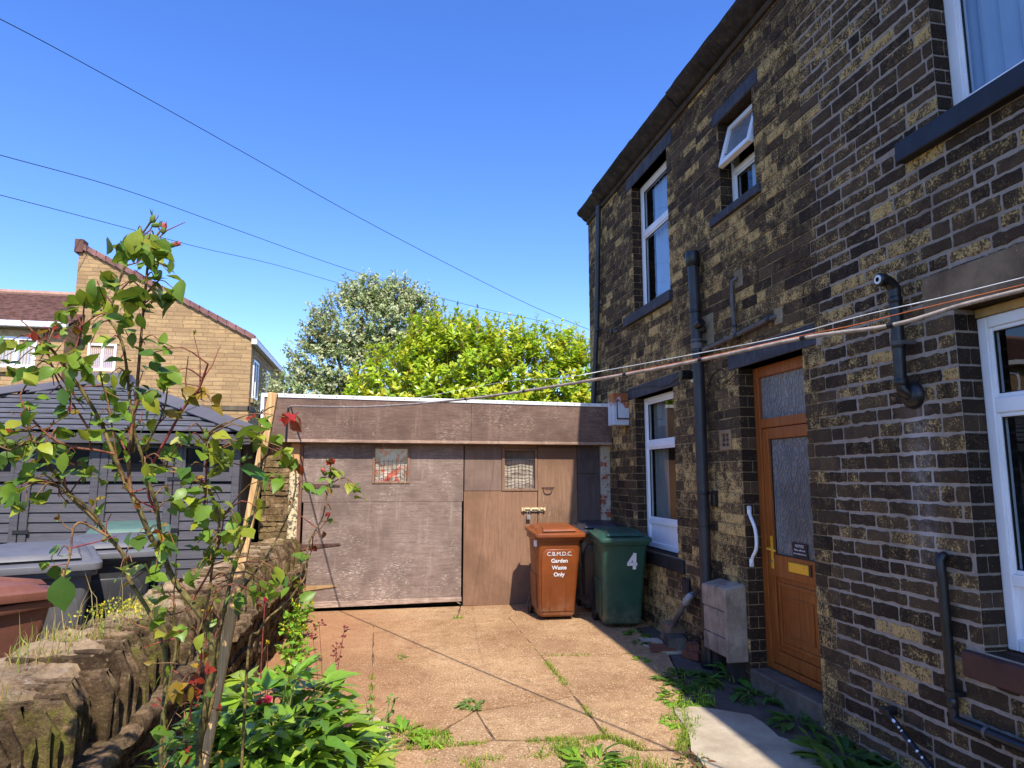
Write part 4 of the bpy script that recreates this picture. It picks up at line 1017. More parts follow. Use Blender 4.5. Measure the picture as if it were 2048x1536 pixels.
# rubble stone pier at the garage's left end
def rubble(mb, P, u0, u1, v0, v1, hmin, hmax, lmin, lmax, prot, col=lambda: (random.random(), 0, random.random()), gap=.006, jit=.004, vert=False, rad=.012):
    v = v0
    while v < v1 - .01:
        h = min(rnd(hmin, hmax), v1 - v)
        if v1 - v - h < hmin * .6: h = v1 - v
        u = u0 - rnd(0, lmax * .5)
        while u < u1:
            L = rnd(lmin, lmax); a, b = max(u, u0), min(u + L, u1)
            if b - a > .02:
                sk = rnd(-.003, .003)
                brick(mb, P, a + gap, b - gap, v + gap * rnd(.5, 1.2) + sk, v + h - gap * rnd(.5, 1.2) + sk, rnd(-prot, prot), jit, col(), -.05, rad)
            u += L
        v += h
def mk_rubble(name, a, b, moss):
    m = NM(name, 0.95, 0.15); at_ = m.sep(m.attr())
    c = m.mix(at_[0], a, b)
    c = m.mix(m.step(m.noise(11, 6, 0.75), 0.35, 0.7), tuple(x * .45 for x in a), c)
    c = m.mix(m.step(m.noise(34, 6, 0.75), 0.56, 0.68, 0, .6), c, tuple(min(1, x * 1.55) for x in b))
    f = m.math('MULTIPLY', m.step(m.math('ADD', m.math('MULTIPLY', m.noise(3.2, 5, 0.7), .55), m.math('MULTIPLY', m.noise(28, 6, 0.8), .45)), 0.47, 0.58), at_[1])
    c = m.mix(m.math('MULTIPLY', f, 0.9), c, m.mix(m.noise(60, 4), moss, tuple(x * 2.1 for x in moss)))
    m.col(c); m.bump(m.math('ADD', m.math('MULTIPLY', m.noise(16, 6, 0.75), .6), m.math('MULTIPLY', m.noise(80, 6, 0.75), .4)), 1.0, 0.03); return m.mat
PIERST = mk_rubble('tan_rubble', (0.20, 0.125, 0.06), (0.42, 0.29, 0.155), (0.2, 0.16, 0.06))
m = MB(); Pp = lambda u, v, d: (u, 8.60 - d, v)
m.box(-1.36, -0.94, 8.61, 8.9, 0.0, 2.02, (0.1, 0, 0.1))
rubble(m, Pp, -1.37, -1.05, 0.0, 2.01, .05, .10, .12, .34, .012, lambda: (random.random(), .3, random.random()))
m.build('stone_pier', PIERST, garage, recalc=False)
def mk_splash():
    m = NM('flaked_render', 0.95, 0.15)
    c = m.mix(m.step(m.noise(26, 5, 0.75), 0.50, 0.54), (0.62, 0.50, 0.30), (0.10, 0.085, 0.06))
    zz = m.sepxyz(); c = m.mix(m.step(zz[2], 1.62, 1.72), c, m.mix(m.noise(50, 4), (0.42, 0.22, 0.09), (0.62, 0.36, 0.17)))
    m.col(c); m.bump(m.noise(40, 5), .8, .012); return m.mat
m = MB(); m.box(-1.05, -0.937, GY - .045, GY + .1, 0.0, 2.01); m.build('rendered_reveal', mk_splash(), garage, bevel=.012)

# ------------------------------------------------------------------ rusty metal box on the corner by the fascia
def mk_rustbox():
    m = NM('rust_streaked_enamel', 0.45, 0.4); z_ = m.sepxyz()
    c = m.mix(m.noise(6, 4), (0.36, 0.42, 0.50), (0.58, 0.62, 0.66))
    r = m.math('ADD', m.math('MULTIPLY', m.noise(9, 5, .7), .6), m.math('MULTIPLY', m.noise(22, 5, .7), .4))
    up = m.step(z_[2], 2.42, 2.62, 0.0, 0.20)
    c = m.mix(m.step(m.math('ADD', r, up), 0.56, 0.60), c, m.mix(m.noise(30, 4), (0.22, 0.05, 0.015), (0.40, 0.13, 0.04)))
    m.col(c); return m.mat
b0 = at(1227, 850, 7.86); b1 = at(1262, 787, 7.86)
t = thing('meter_box', 'rust streaked white metal box at the corner above the bins', 'metal box', (b0.x + .1, 7.95, b0.z))
RB = mk_rustbox()
m = MB(); m.box(b0.x, b1.x, 7.86, 8.06, b0.z, b1.z); m.build('case', RB, t, bevel=.012, seg=2)
m = MB(); m.box(b0.x + .05, b1.x - .006, 7.848, 7.86, b0.z + .085, b1.z - .10); m.build('door', RB, t, bevel=.006)
m = MB(); m.box(b0.x + .045, b1.x - .002, 7.846, 7.859, b0.z + .072, b0.z + .086); m.box(b0.x + .045, b0.x + .055, 7.846, 7.859, b0.z + .08, b1.z - .10); m.box(b0.x + .045, b1.x - .002, 7.846, 7.859, b1.z - .105, b1.z - .093); m.build('rusty_rim', RUST, t)

# ------------------------------------------------------------------ wheelie bins
def rrect(w, d, cy, r, n=4):
    pts = []
    for (sx, sy, a0) in ((1, -1, -90), (1, 1, 0), (-1, 1, 90), (-1, -1, 180)):
        for k in range(n + 1):
            a = R(a0 + 90 * k / n); pts.append((sx * (w / 2 - r) + r * math.cos(a), cy + sy * (d / 2 - r) + r * math.sin(a)))
    return pts
def binmat(name, col, rough=.42):
    m = NM(name, rough, .45)
    c = m.mix(m.step(m.noise(3, 5, .65), .3, .75), tuple(x * .78 for x in col), tuple(min(1, x * 1.12) for x in col))
    c = m.mix(m.step(m.noise(7, 6, .75, m.scale(1, 1, .35)), .55, .75, 0, .35), c, tuple(min(1, x * 1.5 + .025) for x in col))
    c = m.mix(m.step(m.noise(80, 3, .6), .68, .74, 0, .35), c, tuple(min(1, x * 1.9 + .05) for x in col))
    zb_ = m.sepxyz()
    c = m.mix(m.math('MULTIPLY', m.step(zb_[2], 0.34, 0.04), m.step(m.noise(11, 6, .75), .38, .62, 0, .5)), c, (0.23, 0.17, 0.11))
    scr = m.noise(3, 6, .8, m.scale(30, 30, 2.0))
    c = m.mix(m.step(scr, .63, .70, 0, .35), c, tuple(min(1, x * 1.7 + .05) for x in col))
    m.col(c); m.rough(m.step(m.noise(5, 4), .3, .7, rough - .06, rough + .16)); m.bump(m.noise(70, 4), .12, .003); return m.mat
def wheelie(label, loc, rz, body, lid, s=1.0, lid_tilt=0.0, group='wheelie bins', text=None, sticker=False, front_panel=True):
    t = thing('wheelie_bin', label, 'wheelie bin', loc, rz, group)
    t.scale = (s, s, s)
    # levels: z, width, depth, centre y (front is -y)
    lv = [(.035, .40, .38, .03), (.06, .43, .42, .02), (.30, .455, .47, .005), (.60, .485, .535, -.02), (.88, .515, .60, -.05), (.955, .525, .615, -.055)]
    m = MB(); m.rings([[(x, y, z) for x, y in rrect(w, d, cy, .05)] for z, w, d, cy in lv])
    rim = [(.93, .535, .63, -.055), (.935, .575, .675, -.06), (.975, .58, .68, -.06), (.98, .56, .66, -.06)]
    m.rings([[(x, y, z) for x, y in rrect(w, d, cy, .055)] for z, w, d, cy in rim])
    fy = lambda z: 0.02 - .21 - (z - .06) * .155   # front face line
    def fpt(x, z, o): return (x, -.187 - (z - .06) * .198 - o, z)
    if front_panel:   # bulged arched panel and moulded lower panel
        pts = [(-.19, .10), (.19, .10), (.215, .72), (.20, .79), (.16, .83), (-.16, .83), (-.20, .79), (-.215, .72)]
        m.rings([[fpt(x, z, -.006) for x, z in pts], [fpt(x * .99, z, .010) for x, z in pts], [fpt(x * .95, .46 + (z - .46) * .97, .015) for x, z in pts]])
        for (x0, x1, z0, z1) in ((-.098, -.092, .10, .53), (.092, .098, .10, .53), (-.098, .098, .53, .542)):
            m.hexa([fpt(x0, z0, .012), fpt(x1, z0, .012), fpt(x1, z0, .019), fpt(x0, z0, .019), fpt(x0, z1, .012), fpt(x1, z1, .012), fpt(x1, z1, .019), fpt(x0, z1, .019)])
    # side moulding and rear handle brackets
    for sx in (-1, 1):
        m.hexa([(sx * .205, -.10, .12), (sx * .238, -.10, .12), (sx * .238, .20, .12), (sx * .205, .20, .12), (sx * .215, -.14, .52), (sx * .25, -.14, .52), (sx * .25, .20, .52), (sx * .215, .20, .52)])
        m.hexa([(sx * .17, .24, .90), (sx * .21, .24, .90), (sx * .21, .36, .96), (sx * .17, .36, .96), (sx * .17, .24, .98), (sx * .21, .24, .98), (sx * .21, .36, 1.005), (sx * .17, .36, 1.005)])
    smooth_angle(m.build('body', body, t, local=True, bevel=.003), 40)
    m = MB(); m.tube([(-.26, .355, .985), (.26, .355, .985)], .016, 12)
    for sx in (-1, 1): m.tube([(sx * .225, .355, .985), (sx * .245, .355, .985)], .032, 14); m.box(sx * .09 - .012, sx * .09 + .012, .27, .375, .955, 1.01)
    smooth_angle(m.build('handle', body, t, local=True), 40)
    # lid
    m = MB()
    def lp(x, y, z): return (x, y, z + .985 + lid_tilt * (.28 - y) + (y + .4) * .06)
    a_ = [lp(x, y, -.012) for x, y in rrect(.60, .70, -.07, .06)]; b_ = [lp(x, y, -.012) for x, y in rrect(.615, .715, -.075, .06)]
    c_ = [lp(x, y, .026) for x, y in rrect(.615, .715, -.075, .06)]; d_ = [lp(x, y, .036) for x, y in rrect(.585, .68, -.07, .06)]
    e_ = [lp(x, y, .03) for x, y in rrect(.53, .60, -.05, .06)]; f_ = [lp(x, y, .062) for x, y in rrect(.49, .53, -.03, .07)]; g2_ = [lp(x, y, .078) for x, y in rrect(.40, .42, -.01, .08)]
    m.rings([a_, b_, c_, d_, e_, f_, g2_])
    # raised front lip over a shadow gap
    for (x0, x1) in ((-.20, .20),):
        m.hexa([lp(x0, -.36, .048), lp(x1, -.36, .048), lp(x1 * 1.05, -.18, .07), lp(x0 * 1.05, -.18, .07), lp(x0 * .93, -.335, .075), lp(x1 * .93, -.335, .075), lp(x1 * .9, -.18, .095), lp(x0 * .9, -.18, .095)])
    m.tube([lp(-.27, .285, .0), lp(.27, .285, .0)], .022, 12)
    smooth_angle(m.build('lid', lid, t, local=True, bevel=.004, seg=2), 45)
    for sx in (-1, 1):
        m = MB(); m.lathe([(.03, -.026), (.085, -.026), (.10, -.02), (.10, .02), (.085, .026), (.03, .026)], (sx * .235, .265, .10), 'X', 24); m.lathe([(.03, -.03), (.055, -.034), (.055, .034), (.03, .03)], (sx * .235, .265, .10), 'X', 16)
        smooth_angle(m.build('wheel', BLACKP, t, local=True), 40)
    m = MB(); m.tube([(-.235, .265, .10), (.235, .265, .10)], .012, 8); m.build('axle', RUST, t, local=True)
    ang = math.atan(.198)
    def FM(x, z, o=.020):
        p = fpt(x, z, o)
        return Matrix(((1, 0, 0, p[0]), (0, -math.sin(ang), -math.cos(ang), p[1]), (0, math.cos(ang), -math.sin(ang), p[2]), (0, 0, 0, 1)))
    if text:
        for body_, size, x, z, bold in text: text_mesh('lettering', body_, size, WHITEP, t, FM(x, z), .0006, 'CENTER', bold, True)
    if sticker:
        m = MB(); m.box(-.285, -.262, -.30, -.23, .86, .93); m.build('sticker', WHITEP, t, local=True)
    return t
BROWNB = binmat('brown_bin_plastic', (0.215, 0.056, 0.013), .36); GREENB = binmat('green_bin_plastic', (0.022, 0.075, 0.050), .40); DKB = binmat('dark_bin_plastic', (0.028, 0.030, 0.040), .4)
GREYB = binmat('grey_bin_plastic', (0.125, 0.122, 0.128), .42); REDBR = binmat('faded_brown_bin_plastic', (0.185, 0.070, 0.044), .5); BLKB = binmat('black_grey_bin_plastic', (0.05, 0.05, 0.055), .4)
def place(fx0, fy0, fx1, fy1, depth=.25):
    a_, b_ = Vector((fx0, fy0, 0)), Vector((fx1, fy1, 0)); d = (b_ - a_).normalized(); mid_ = (a_ + b_) / 2; n_ = Vector((-d.y, d.x, 0))
    c_ = mid_ + n_ * .19; return (c_.x, c_.y, gz(c_.y)), math.atan2(d.y, d.x)
lo_, rz_ = place(1.85, 7.70, 2.25, 7.685)
wheelie('bright brown garden waste bin standing in the sun by the garage door', lo_, rz_, BROWNB, BROWNB, .97, group='wheelie bins by the garage',
        text=[('C.B.M.D.C.', .066, 0, .775, 0), ('Garden', .066, 0, .695, .0012), ('Waste', .066, 0, .615, .0012), ('Only', .066, 0, .535, .0012)], sticker=True)
lo_, rz_ = place(2.45, 7.235, 2.87, 7.18)
gb = wheelie('green bin marked with a white number 4, half in shadow', lo_, rz_, GREENB, GREENB, .96, group='wheelie bins by the garage', front_panel=False)
m = MB()   # stencilled 4
def f4(x, z, o=.004): return (x, -.187 - (z - .06) * .198 - .012 - o, z)
def bar(p, q, w):
    d = (Vector(q) - Vector(p)).normalized(); n_ = Vector((-d.y, d.x)) * w / 2
    pts = [Vector(p) + n_, Vector(q) + n_, Vector(q) - n_, Vector(p) - n_]
    m.rings([[f4(v.x, v.y, -.01) for v in pts], [f4(v.x, v.y, .003) for v in pts]])
bar((.112, .665), (.112, .845), .036); bar((.118, .842), (.045, .728), .032); bar((.03, .722), (.142, .722), .034)
m.build('numeral', WHITEP, gb, local=True)
wheelie('dark bin with a blue black lid tucked behind the green bin', (2.70, 8.16, 0), R(-12), DKB, DKB, .96, group='wheelie bins by the garage')
# neighbours' bins beyond the garden wall
wheelie('faded brown bin with its handle towards the wall, leftmost behind it', (-1.99, 3.72, .02), R(150), REDBR, REDBR, 1.0, group='wheelie bins behind the garden wall')
wheelie('large light grey bin between the faded brown bin and the rose stems', (-2.03, 4.72, .09), R(25), GREYB, GREYB, 1.0, group='wheelie bins behind the garden wall')
wheelie('dark grey bin standing close behind the light grey bin', (-1.90, 5.50, .09), R(20), BLKB, GREYB, .99, group='wheelie bins behind the garden wall')
wheelie('green lidded bin furthest back against the dark shed', (-2.05, 6.35, .12), R(15), GREENB, binmat('faded_green_bin', (0.09, 0.16, 0.12), .45), 1.0, group='wheelie bins behind the garden wall')

# ------------------------------------------------------------------ dry stone garden wall
def wx(y): return -1.05 + .0232 * (y - 2.7)
gw = thing('garden_wall', 'old dry stone garden wall topped with upright slabs beside the flower bed', 'wall', (-1.2, 4.5, -.05))
WST = mk_rubble('mossy_wall_stone', (0.12, 0.074, 0.041), (0.34, 0.228, 0.128), (0.105, 0.10, 0.018))
m = MB()
Pl = lambda u, v, d: (wx(u) + .045 + d, u, v)
WYA, WYB = 0.6, 8.56
m.hexa([(wx(WYA) - .42, WYA, -.3), (wx(WYA) + .02, WYA, -.3), (wx(WYB) + .02, WYB, -.3), (wx(WYB) - .36, WYB, -.3), (wx(WYA) - .40, WYA, .55), (wx(WYA) + .0, WYA, .55), (wx(WYB) + .0, WYB, .55), (wx(WYB) - .34, WYB, .55)], (0, 0, .1))
rubble(m, Pl, WYA, WYB, -.22, .50, .035, .085, .10, .34, .022, lambda: (random.random(), .25, random.random()), .005, .007)
m.build('face_stones', WST, gw, recalc=False)
m = MB(); u = WYA
while u < WYB:
    L = rnd(.22, .5); e = min(u + L, WYB)
    zt0 = .575 + rnd(-.012, .012); p0 = .10 + rnd(-.02, .03)
    if 6.95 < u < 7.6: u = e; continue
    n = max(2, int((e - u) / .06)); ring = []
    for k in range(n + 1):
        yy_ = lerp(u + .006, e - .006, k / n); pr = p0 + rnd(-.012, .012)
        ring.append([(wx(yy_) - .1, yy_, .505), (wx(yy_) + pr - .01, yy_, .507 + rnd(-.006, .006)), (wx(yy_) + pr, yy_, zt0 - .03 + rnd(-.006, .006)), (wx(yy_) + pr - .018, yy_, zt0 + rnd(-.004, .006)), (wx(yy_) - .1, yy_, zt0)])
    m.rings(ring, (rnd(.7, 1), .08, random.random())); u = e  # ledge stones coloured paler, standing in for sunlight along the ledge
smooth_angle(m.build('ledge_course', WST, gw), 45)
# upright coping slabs
def slabstone(mb, cx, cy, cz, sx, sy, sz, yaw, lean, col, jag=.007):
    nx, ny, nz = 8, 2, 7; sd = random.random() * 90; idx = {}; vs = []; fs = []
    def V(i, j, k):
        if (i, j, k) not in idx:
            x, y, z_ = (i / nx - .5) * sx, (j / ny - .5) * sy, k / nz * sz
            if k == nz: z_ -= .5 * sy * (abs(j / ny - .5) * 2) ** 2 * .35
            if i == nx: x -= .006 * (j != 1)
            q = mnoise.noise_vector(Vector((x * 14 + sd, y * 20, z_ * 14))) * jag + mnoise.noise_vector(Vector((x * 45 + sd, y * 45, z_ * 45))) * jag * .6
            if i == nx and k >= nz - 1: x -= .022 * (k - nz + 2)
            x += q.x * 1.2; y += q.y * .7 + lean * z_; z_ += q.z * (k > 0)
            c, s_ = math.cos(yaw), math.sin(yaw)
            idx[(i, j, k)] = len(vs); vs.append((cx + x * c - y * s_, cy + x * s_ + y * c, cz + z_))
        return idx[(i, j, k)]
    for i in range(nx):
        for k in range(nz):
            fs.append((V(i, 0, k), V(i + 1, 0, k), V(i + 1, 0, k + 1), V(i, 0, k + 1))); fs.append((V(i, ny, k), V(i, ny, k + 1), V(i + 1, ny, k + 1), V(i + 1, ny, k)))
    for j in range(ny):
        for k in range(nz):
            fs.append((V(nx, j, k), V(nx, j + 1, k), V(nx, j + 1, k + 1), V(nx, j, k + 1))); fs.append((V(0, j, k), V(0, j, k + 1), V(0, j + 1, k + 1), V(0, j + 1, k)))
    for i in range(nx):
        for j in range(ny): fs.append((V(i, j, nz), V(i + 1, j, nz), V(i + 1, j + 1, nz), V(i, j + 1, nz)))
    mb.add(vs, fs, col)
m = MB(); u = WYA
while u < WYB - .02:
    L = rnd(.028, .062); e = min(u + L, WYB)
    top_z = .858 + .04 * mnoise.noise(Vector((u * 1.3, 0, 5))) + rnd(-.055, .026); d_ = rnd(.36, .42)
    slabstone(m, wx(u) - d_ / 2 + rnd(-.06, .04), (u + e) / 2, .562, d_, (e - u) - rnd(.008, .018), top_z - .562, rnd(-.16, .16), rnd(-.12, .12), (random.random(), rnd(.5, 1.0) if rnd(0, 1) < .5 else .1, random.random())); u = e
smooth_angle(m.build('upright_stones', WST, gw, recalc=False), 12)
m = MB(); m.hexa([(wx(WYA) - .34, WYA, .56), (wx(WYA) - .10, WYA, .56), (wx(WYB) - .10, WYB, .56), (wx(WYB) - .30, WYB, .56), (wx(WYA) - .34, WYA, .80), (wx(WYA) - .10, WYA, .80), (wx(WYB) - .10, WYB, .80), (wx(WYB) - .30, WYB, .80)]); m.build('core', plain('dark_wall_core', (.03, .022, .016), .95), gw)
# rough mortar-and-turf capping along the back half of the top
m = MB(); n1, n2 = 330, 18; vs = []; fs = []
for i in range(n1 + 1):
    yy_ = lerp(WYA, WYB, i / n1)
    for j in range(n2 + 1):
        f = j / n2; x_ = lerp(wx(yy_) - .115 - .04 * mnoise.noise(Vector((yy_ * 9, 0, 0))), wx(yy_) - .47 + .007 * (yy_ - 2.7), f)
        zz_ = .838 + .05 * mnoise.noise(Vector((yy_ * 1.3, 0, 5))) + .035 * mnoise.noise(Vector((yy_ * 5, x_ * 6, 1))) + .024 * abs(mnoise.noise(Vector((yy_ * 13, x_ * 11, 2)))) + .012 * mnoise.noise(Vector((yy_ * 32, x_ * 32, 2))) + .02 * math.sin(f * 3.14)
        if j == 0: zz_ -= .05
        if j == n2: zz_ -= .10
        vs.append((x_, yy_, zz_))
for i in range(n1):
    for j in range(n2): a_ = i * (n2 + 1) + j; fs.append((a_, a_ + 1, a_ + n2 + 2, a_ + n2 + 1))
m.add(vs, fs, (.8, .5, .5))
def mk_cap():
    m = NM('wall_capping', 0.97, 0.15)
    c = m.mix(m.step(m.noise(5, 6, .75), .32, .7), (0.22, 0.138, 0.075), (0.56, 0.40, 0.24))
    c = m.mix(m.step(m.noise(18, 6, .75), .55, .72, 0, .75), c, (0.60, 0.52, 0.42))
    c = m.mix(m.step(m.noise(3, 5, .7), .56, .68, 0, .55), c, (0.17, 0.15, 0.04))
    m.col(c); m.bump(m.noise(30, 7, .78), 1.0, .03); return m.mat
m.build('capping', mk_cap(), gw, smooth=True, recalc=False)
# kerb round the bed
KERB = mk_tanstone('bed_kerb', (0.30, 0.21, 0.12), (0.56, 0.42, 0.26))
def kerb(label, pts):
    m = MB(); m.rings([[(x, y, gz(y) - .05) for x, y in ragged(pts, .08, .004)], [(x, y, gz(y) + .13) for x, y in ragged(pts, .08, .0)]])
    return tag(m.build('kerb_stone', KERB, bevel=.01), label, 'kerb', 'kerb stones round the flower bed')
kerb('tan kerb stone at the near corner of the flower bed below the peony', [(0.02, 2.2), (0.13, 2.2), (0.13, 4.42), (0.02, 4.42)])
kerb('tan kerb stone turning the far corner of the flower bed', [(0.02, 4.43), (0.13, 4.43), (0.10, 4.66), (-0.03, 4.95), (-0.12, 4.89), (-0.02, 4.6)])
# ------------------------------------------------------------------ leaves
def mk_leaf(name, trans=0.35, rough=0.42, spec=0.4):
    m = NM(name, rough, spec); nt = m.nt
    col = m.attr()
    c = m.mix(m.step(m.noise(60, 3, .6), .35, .7, 0, .35), col, m.mix(0.5, col, (0.03, 0.05, 0.01)))
    m.col(c)
    tl = m.n('ShaderNodeBsdfTranslucent'); m.l(m.mix(0.35, c, (0.55, 0.62, 0.04)), tl.inputs[0])
    mx = m.n('ShaderNodeMixShader'); mx.inputs[0].default_value = trans
    out = [n for n in nt.nodes if n.type == 'OUTPUT_MATERIAL'][0]
    m.l(m.b.outputs[0], mx.inputs[1]); m.l(tl.outputs[0], mx.inputs[2]); m.l(mx.outputs[0], out.inputs[0])
    return m.mat
LEAF = mk_leaf('leaf_green'); LEAFG = mk_leaf('glossy_leaf', .35, .40, .32); PETAL = mk_leaf('petal', .3, .6, .2)
def mk_stem(name, a, b):
    m = NM(name, .7, .3); at_ = m.sep(m.attr())
    m.col(m.mix(m.step(m.noise(45, 5, .7), .35, .65), m.mix(at_[0], a, (0.17, 0.022, 0.022)), m.mix(at_[0], b, (0.30, 0.06, 0.05)))); m.bump(m.noise(120, 4), .4, .003); return m.mat
STEM = mk_stem('rose_bark', (0.052, 0.040, 0.016), (0.20, 0.16, 0.045)); GSTEM = mk_stem('green_stem', (0.07, 0.11, 0.02), (0.18, 0.22, 0.05))
def leaf(mb, base, d, up, L, W, col, fold=.22, curl=.25, shape=(0.0, .72, 1.0, .78, .38, 0.0)):
    d = d.normalized(); s = d.cross(up)
    if s.length < 1e-4: s = d.orthogonal()
    s.normalize(); n = s.cross(d).normalized()
    k = len(shape) - 1; vs = []; 
    mid = []; le = []; ri = []
    for i, w in enumerate(shape):
        t = i / k; p = base + d * (L * t) - n * (curl * L * t * t)
        mid.append(p); q = W * .5 * w * rnd(.9, 1.1)
        le.append(p + s * q + n * (fold * q * rnd(.6, 1.4))); ri.append(p - s * q + n * (fold * q * rnd(.6, 1.4)))
    vs = mid + le[1:-1] + ri[1:-1]; fs = []
    nl = k + 1; a = nl; b = nl + k - 1
    fs.append((0, 1, a)); fs.append((0, b, 1))
    for i in range(1, k - 1):
        fs.append((i, i + 1, a + i, a + i - 1)); fs.append((i + 1, i, b + i - 1, b + i))
    fs.append((k - 1, k, a + k - 2)); fs.append((k, k - 1, b + k - 2))
    mb.add(vs, fs, col)
def rv(): 
    while True:
        v = Vector((rnd(-1, 1), rnd(-1, 1), rnd(-1, 1)))
        if .05 < v.length < 1: return v.normalized()
def jc(c, a=.25):
    k = 1 + rnd(-a, a); return (max(.004, c[0] * k * (1 + rnd(-a, a) * .5)), max(.004, c[1] * k), max(.003, c[2] * k))

# ------------------------------------------------------------------ rose bush in the bed, foreground left
RY = 1.9
rose = thing('rose_bush', 'leggy climbing rose with long olive stems and small pink buds in front of the wall', 'rose bush', (-.48, 2.05, 0.0))
STEMS = [  # measured stem lines: radius base/top in mm, redness, depth base, depth top, points
 (11, 7, .0, 2.05, 1.95, "400,1600 398,1500 412,1400 425,1300 414,1250 390,1215 349,1162 325,1109 302,1075 281,1026 262,985 249,960"),
 (7, 4, .1, 1.95, 1.86, "249,960 226,905 199,839 164,781 141,751 116,715 91,684"),
 (6, 3, .35, 1.95, 1.9, "262,985 257,930 262,870 270,820 277,737 283,664 290,590 296,526 305,487 320,462"),
 (5, 3, .05, 1.96, 1.9, "268,905 262,830 255,751 246,693 230,655 218,634 234,579 249,532 268,490 290,460 305,438"),
 (7, 4, .0, 1.95, 1.85, "325,1095 318,1050 313,1010 302,979 292,940 281,903 270,868 266,830"),
 (7, 5, .0, 2.1, 2.0, "322,1600 322,1480 330,1380 334,1330 316,1262 290,1210 255,1153 249,1114 217,1073 195,1045 158,1011 117,973 80,960 58,968"),
 (5, 3, .0, 2.0, 1.95, "330,1520 330,1420 345,1340 352,1290 347,1240 350,1210"),
 (8, 5, .05, 2.05, 2.1, "395,1580 398,1500 413,1440 425,1395 432,1320 440,1260 452,1205 470,1129 497,1055 507,1016 524,920 520,860 518,830"),
 (4.5, 3, .95, 1.95, 1.85, "313,1026 296,985 304,933 338,868 369,814 396,781 408,750 416,728"),
 (5, 3, .15, 1.95, 1.95, "304,933 345,935 395,963 420,985 437,1032 436,1075 425,1130 418,1190 405,1245 385,1290 372,1330"),
 (5, 2.5, .1, 2.3, 2.35, "480,1600 497,1300 517,1264 536,1236 567,1211 591,1182 612,1148 616,1092 630,1062 645,1035 652,1000 660,960 661,928"),
 (5, 3, .1, 2.3, 2.3, "400,1340 440,1240 478,1186 507,1148 532,1117 556,1072 574,1035 586,1000 592,960 585,900"),
 (4, 2, .3, 1.95, 1.9, "217,1073 185,1055 160,1045 146,1060 141,1108 130,1145 126,1172"),
 (4, 2.5, .0, 1.95, 1.9, "217,1073 190,1030 158,1000 135,988 118,975"),
 (4, 2, .55, 1.9, 1.82, "228,908 190,900 150,895 110,880 75,850 50,818 40,790"),
 (4, 2, .6, 1.92, 1.88, "190,880 160,830 120,770 100,720 95,690"),
 (3.5, 2, .6, 1.9, 1.85, "141,751 150,705 160,670 165,650"),
 (4, 2, .8, 1.95, 1.9, "400,1040 410,1000 412,960 412,910 410,870"),
 (4, 2, .8, 2.0, 1.95, "385,1200 420,1140 440,1080 448,1030"),
 (4, 2, .9, 2.0, 1.9, "370,1520 378,1440 390,1375 400,1330 404,1300"),
 (4, 2, .2, 1.9, 1.82, "150,930 100,905 60,880 25,900 -5,890"), (4, 2, .2, 1.95, 1.9, "195,1045 140,985 90,925 60,870 55,830"),
 (3.5, 2, .3, 1.95, 1.9, "249,967 235,920 225,860 215,800 205,770"), (3.5, 2, .2, 1.95, 1.9, "281,903 310,860 330,810 335,770"),
]
allpts = []
for (r0, r1, red, ya, yb_, s_) in STEMS:
    px = [tuple(float(q) for q in w.split(',')) for w in s_.split()]
    n = len(px); pts = [at(x, y, lerp(ya, yb_, i / (n - 1)) + rnd(-.012, .012)) for i, (x, y) in enumerate(px)]
    sp_ = spline(pts, 4); k = len(sp_)
    rad = [lerp(r0, r1, i / (k - 1)) * .00085 * (1 + rnd(-.12, .12)) for i in range(k)]
    m = MB(); m.tube(sp_, rad, 8, (red, 0, 0))
    for i in range(2, k - 1, 2):   # thorns
        d = rv(); p = sp_[i]; m.tube([p, p + d * (rad[i] + .006)], [.0018, .0003], 4, (min(1, red + .3), 0, 0))
    smooth_angle(m.build('stem', STEM, rose, recalc=False), 60)
    allpts += [(p, px[0][1]) for p in sp_]
